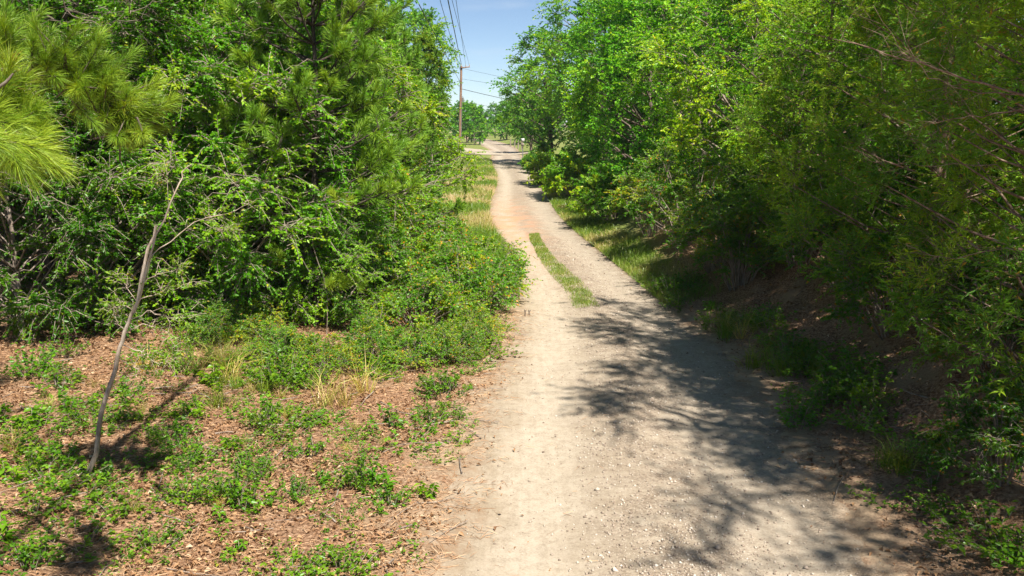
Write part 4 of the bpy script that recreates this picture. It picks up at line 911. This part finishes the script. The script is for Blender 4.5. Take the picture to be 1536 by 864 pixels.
tag(new_obj('pine_straw', straw(75000, -7.5, 1.2, 5.5, 17, 3).mesh('pine_straw', M['straw'])), 'dry fallen pine needles over the left clearing and road edge', 'pine straw', kind='stuff')
def sticks(n, seed):
    rg = np.random.default_rng(seed); x = np.r_[rg.uniform(-7, .4, n), rg.uniform(3., 6.5, n // 2)]; y = rg.uniform(6, 16, len(x)); k = (x < XL(y) + .2) | (x > XR(y) - .1); x, y = x[k], y[k]; m = len(x); g = Geo()
    th = rg.uniform(0, 6.28, m); L = rg.uniform(.12, .6, m)[:, None]; d = np.c_[np.cos(th), np.sin(th), rg.normal(size=m) * .08]; c = np.c_[x, y, top_z(x, y) + .025]
    tubes(g, np.stack([c - d * L * .5, c + rg.normal(size=(m, 3)) * [.02, .02, .008], c + d * L * .5], 1), rg.uniform(.003, .009, m)[:, None] * np.array([1, .8, .5]), 5); return g
tag(new_obj('fallen_twigs', sticks(260, 8).mesh('fallen_twigs', M['grey_bark'])), 'dry fallen twigs lying among the leaves', 'twigs', kind='stuff')
def gravel(n, seed):
    rg = np.random.default_rng(seed); y = 6 + 22 * rg.random(n) ** 1.7; u = rg.normal(.55, .16, n); ex = rg.random(n) < .3; u[ex] = rg.uniform(.02, 1.02, ex.sum())
    p = sn(u * 3, y, 1.2, 4) * .5 + .5; k = (p * .8 + .25 > rg.random(n)) & (u > 0) & (u < 1.05); k &= ~((u < .34) & (rg.random(n) < .75)); u, y = u[k], y[k]
    x = XL(y) + u * (XR(y) - XL(y)); m = len(x); s = .006 + .016 * rg.random(m) ** 3; big = rg.random(m) < .02; s[big] *= 1.9
    base = np.array([[1, 0, 0], [0, 1, 0], [-1, 0, 0], [0, -1, 0], [.1, .1, .75], [0, 0, -.5]], float)
    V = base[None] * s[:, None, None] * rg.uniform(.6, 1.25, (m, 6, 1)); a = rg.uniform(0, 6.28, m); c, si = np.cos(a)[:, None], np.sin(a)[:, None]
    V = np.stack([V[..., 0] * c - V[..., 1] * si * .8, V[..., 0] * si + V[..., 1] * c * .8, V[..., 2]], -1) + np.c_[x, y, road_z(x, y) + s * .2][:, None]
    T = np.array([[0, 1, 4], [1, 2, 4], [2, 3, 4], [3, 0, 4], [1, 0, 5], [2, 1, 5], [3, 2, 5], [0, 3, 5]]); g = Geo()
    g.add(V.reshape(-1, 3), (np.arange(m)[:, None, None] * 6 + T[None]).reshape(-1, 3), None, np.repeat(rg.beta(2, 2, m), 6)); return g
tag(new_obj('gravel', gravel(30000, 4).mesh('gravel', M['stone'])), 'loose gravel stones along the crown and right track of the road', 'gravel', kind='stuff')
def grass_field(n, xf, y0, y1, h, w, tintf, seed, zf=gz, keep=None):
    rg = np.random.default_rng(seed); y = y0 * (y1 / y0) ** rg.random(n); x = xf(y, rg.random(n), rg)
    if keep is not None:
        k = keep(x, y) > rg.random(n); x, y = x[k], y[k]
    m = len(x); a = rg.uniform(0, 6.283, m); lean = rg.uniform(.05, .6, m); g = Geo()
    blades(g, np.c_[x, y, zf(x, y) - .02], np.c_[np.cos(a) * lean, np.sin(a) * lean, np.ones(m)], rg.uniform(*h, m), w * (y / 25) * rg.uniform(.7, 1.3, m), np.clip(tintf(x, y, rg, m), 0, 1), rg)
    return g
patch = lambda x, y, s, k: sn(x, y, s, k) * .5 + .5
g = grass_field(60000, lambda y, u, r: XL(y) - .02 - 4.8 * u ** 1.2 * np.minimum(1, y / 35), 19, 86, (.18, .5), .012, lambda x, y, r, m: .20 + .75 * sst(.35, .7, patch(x, y, .35, 2)) * sst(24, 34, y) * (1 - .6 * sst(55, 75, y)) + r.normal(size=m) * .14, 11)
tag(new_obj('grass', g.mesh('grass', M['grass'])), 'tall half dry grass on the left road verge', 'grass', kind='stuff')
g = grass_field(34000, lambda y, u, r: XR(y) - .05 + 1.15 * u ** 1.4, 17.5, 90, (.08, .30), .010, lambda x, y, r, m: .24 + .5 * sst(.5, .8, patch(x, y, .5, 6)) + r.normal(size=m) * .15, 12)
tag(new_obj('grass', g.mesh('grass', M['grass'])), 'grass along the right road verge', 'grass', kind='stuff')
def on_strip(y, u, r):
    pts = np.array([G(803, 360)[:2], G(818, 385)[:2], G(838, 408)[:2], G(862, 432)[:2], G(876, 454)[:2]]); pts = pts[np.argsort(pts[:, 1])]
    return np.interp(y, pts[:, 1], pts[:, 0]) + (u - .5) * (.62 - .22 * sst(20, 27, y)) * (1 - .3 * np.abs(u - .5))
g = grass_field(22000, on_strip, G(0, 463)[1], G(0, 352)[1], (.04, .11), .009, lambda x, y, r, m: .22 + .3 * patch(x, y, 2, 1) + r.normal(size=m) * .18, 13, lambda x, y: road_z(x, y) + .01,
                lambda x, y: (.3 + .7 * sst(.2, .7, patch(x, y, 2.3, 3))) * (1 - sst(.0, .38, np.abs(x - on_strip(y, np.full(len(y), .5), None)))) * np.where(np.abs(y - G(0, 394)[1]) < .3, .5, 1))
tag(new_obj('grass', g.mesh('grass', M['grass'])), 'yellow-green grass strip along the middle of the road', 'grass', kind='stuff')
# two dark broken twig ends on the left track
for px, py, h, lab in [(787, 474, .13, 'left and taller of two dark twig stubs on the left wheel track'), (793, 472, .10, 'right and shorter of two dark twig stubs on the left wheel track')]:
    p = G(px, py); o = Geo(); tube(o, smooth_line([[0, 0, -.02], [.01, 0, h * .5], [-.005, .0, h]], 6), [.012, .014, .013, .014, .012, .008], 6); tube(o, [[.005, 0, h * .7], [.035, .0, h * .98]], [.010, .006], 5)
    t_ = new_obj('twig_stub', o.mesh('twig_stub', M['bark'], True)); t_.location = (p[0], p[1], float(road_z(p[0], p[1]))); tag(t_, lab, 'twig')
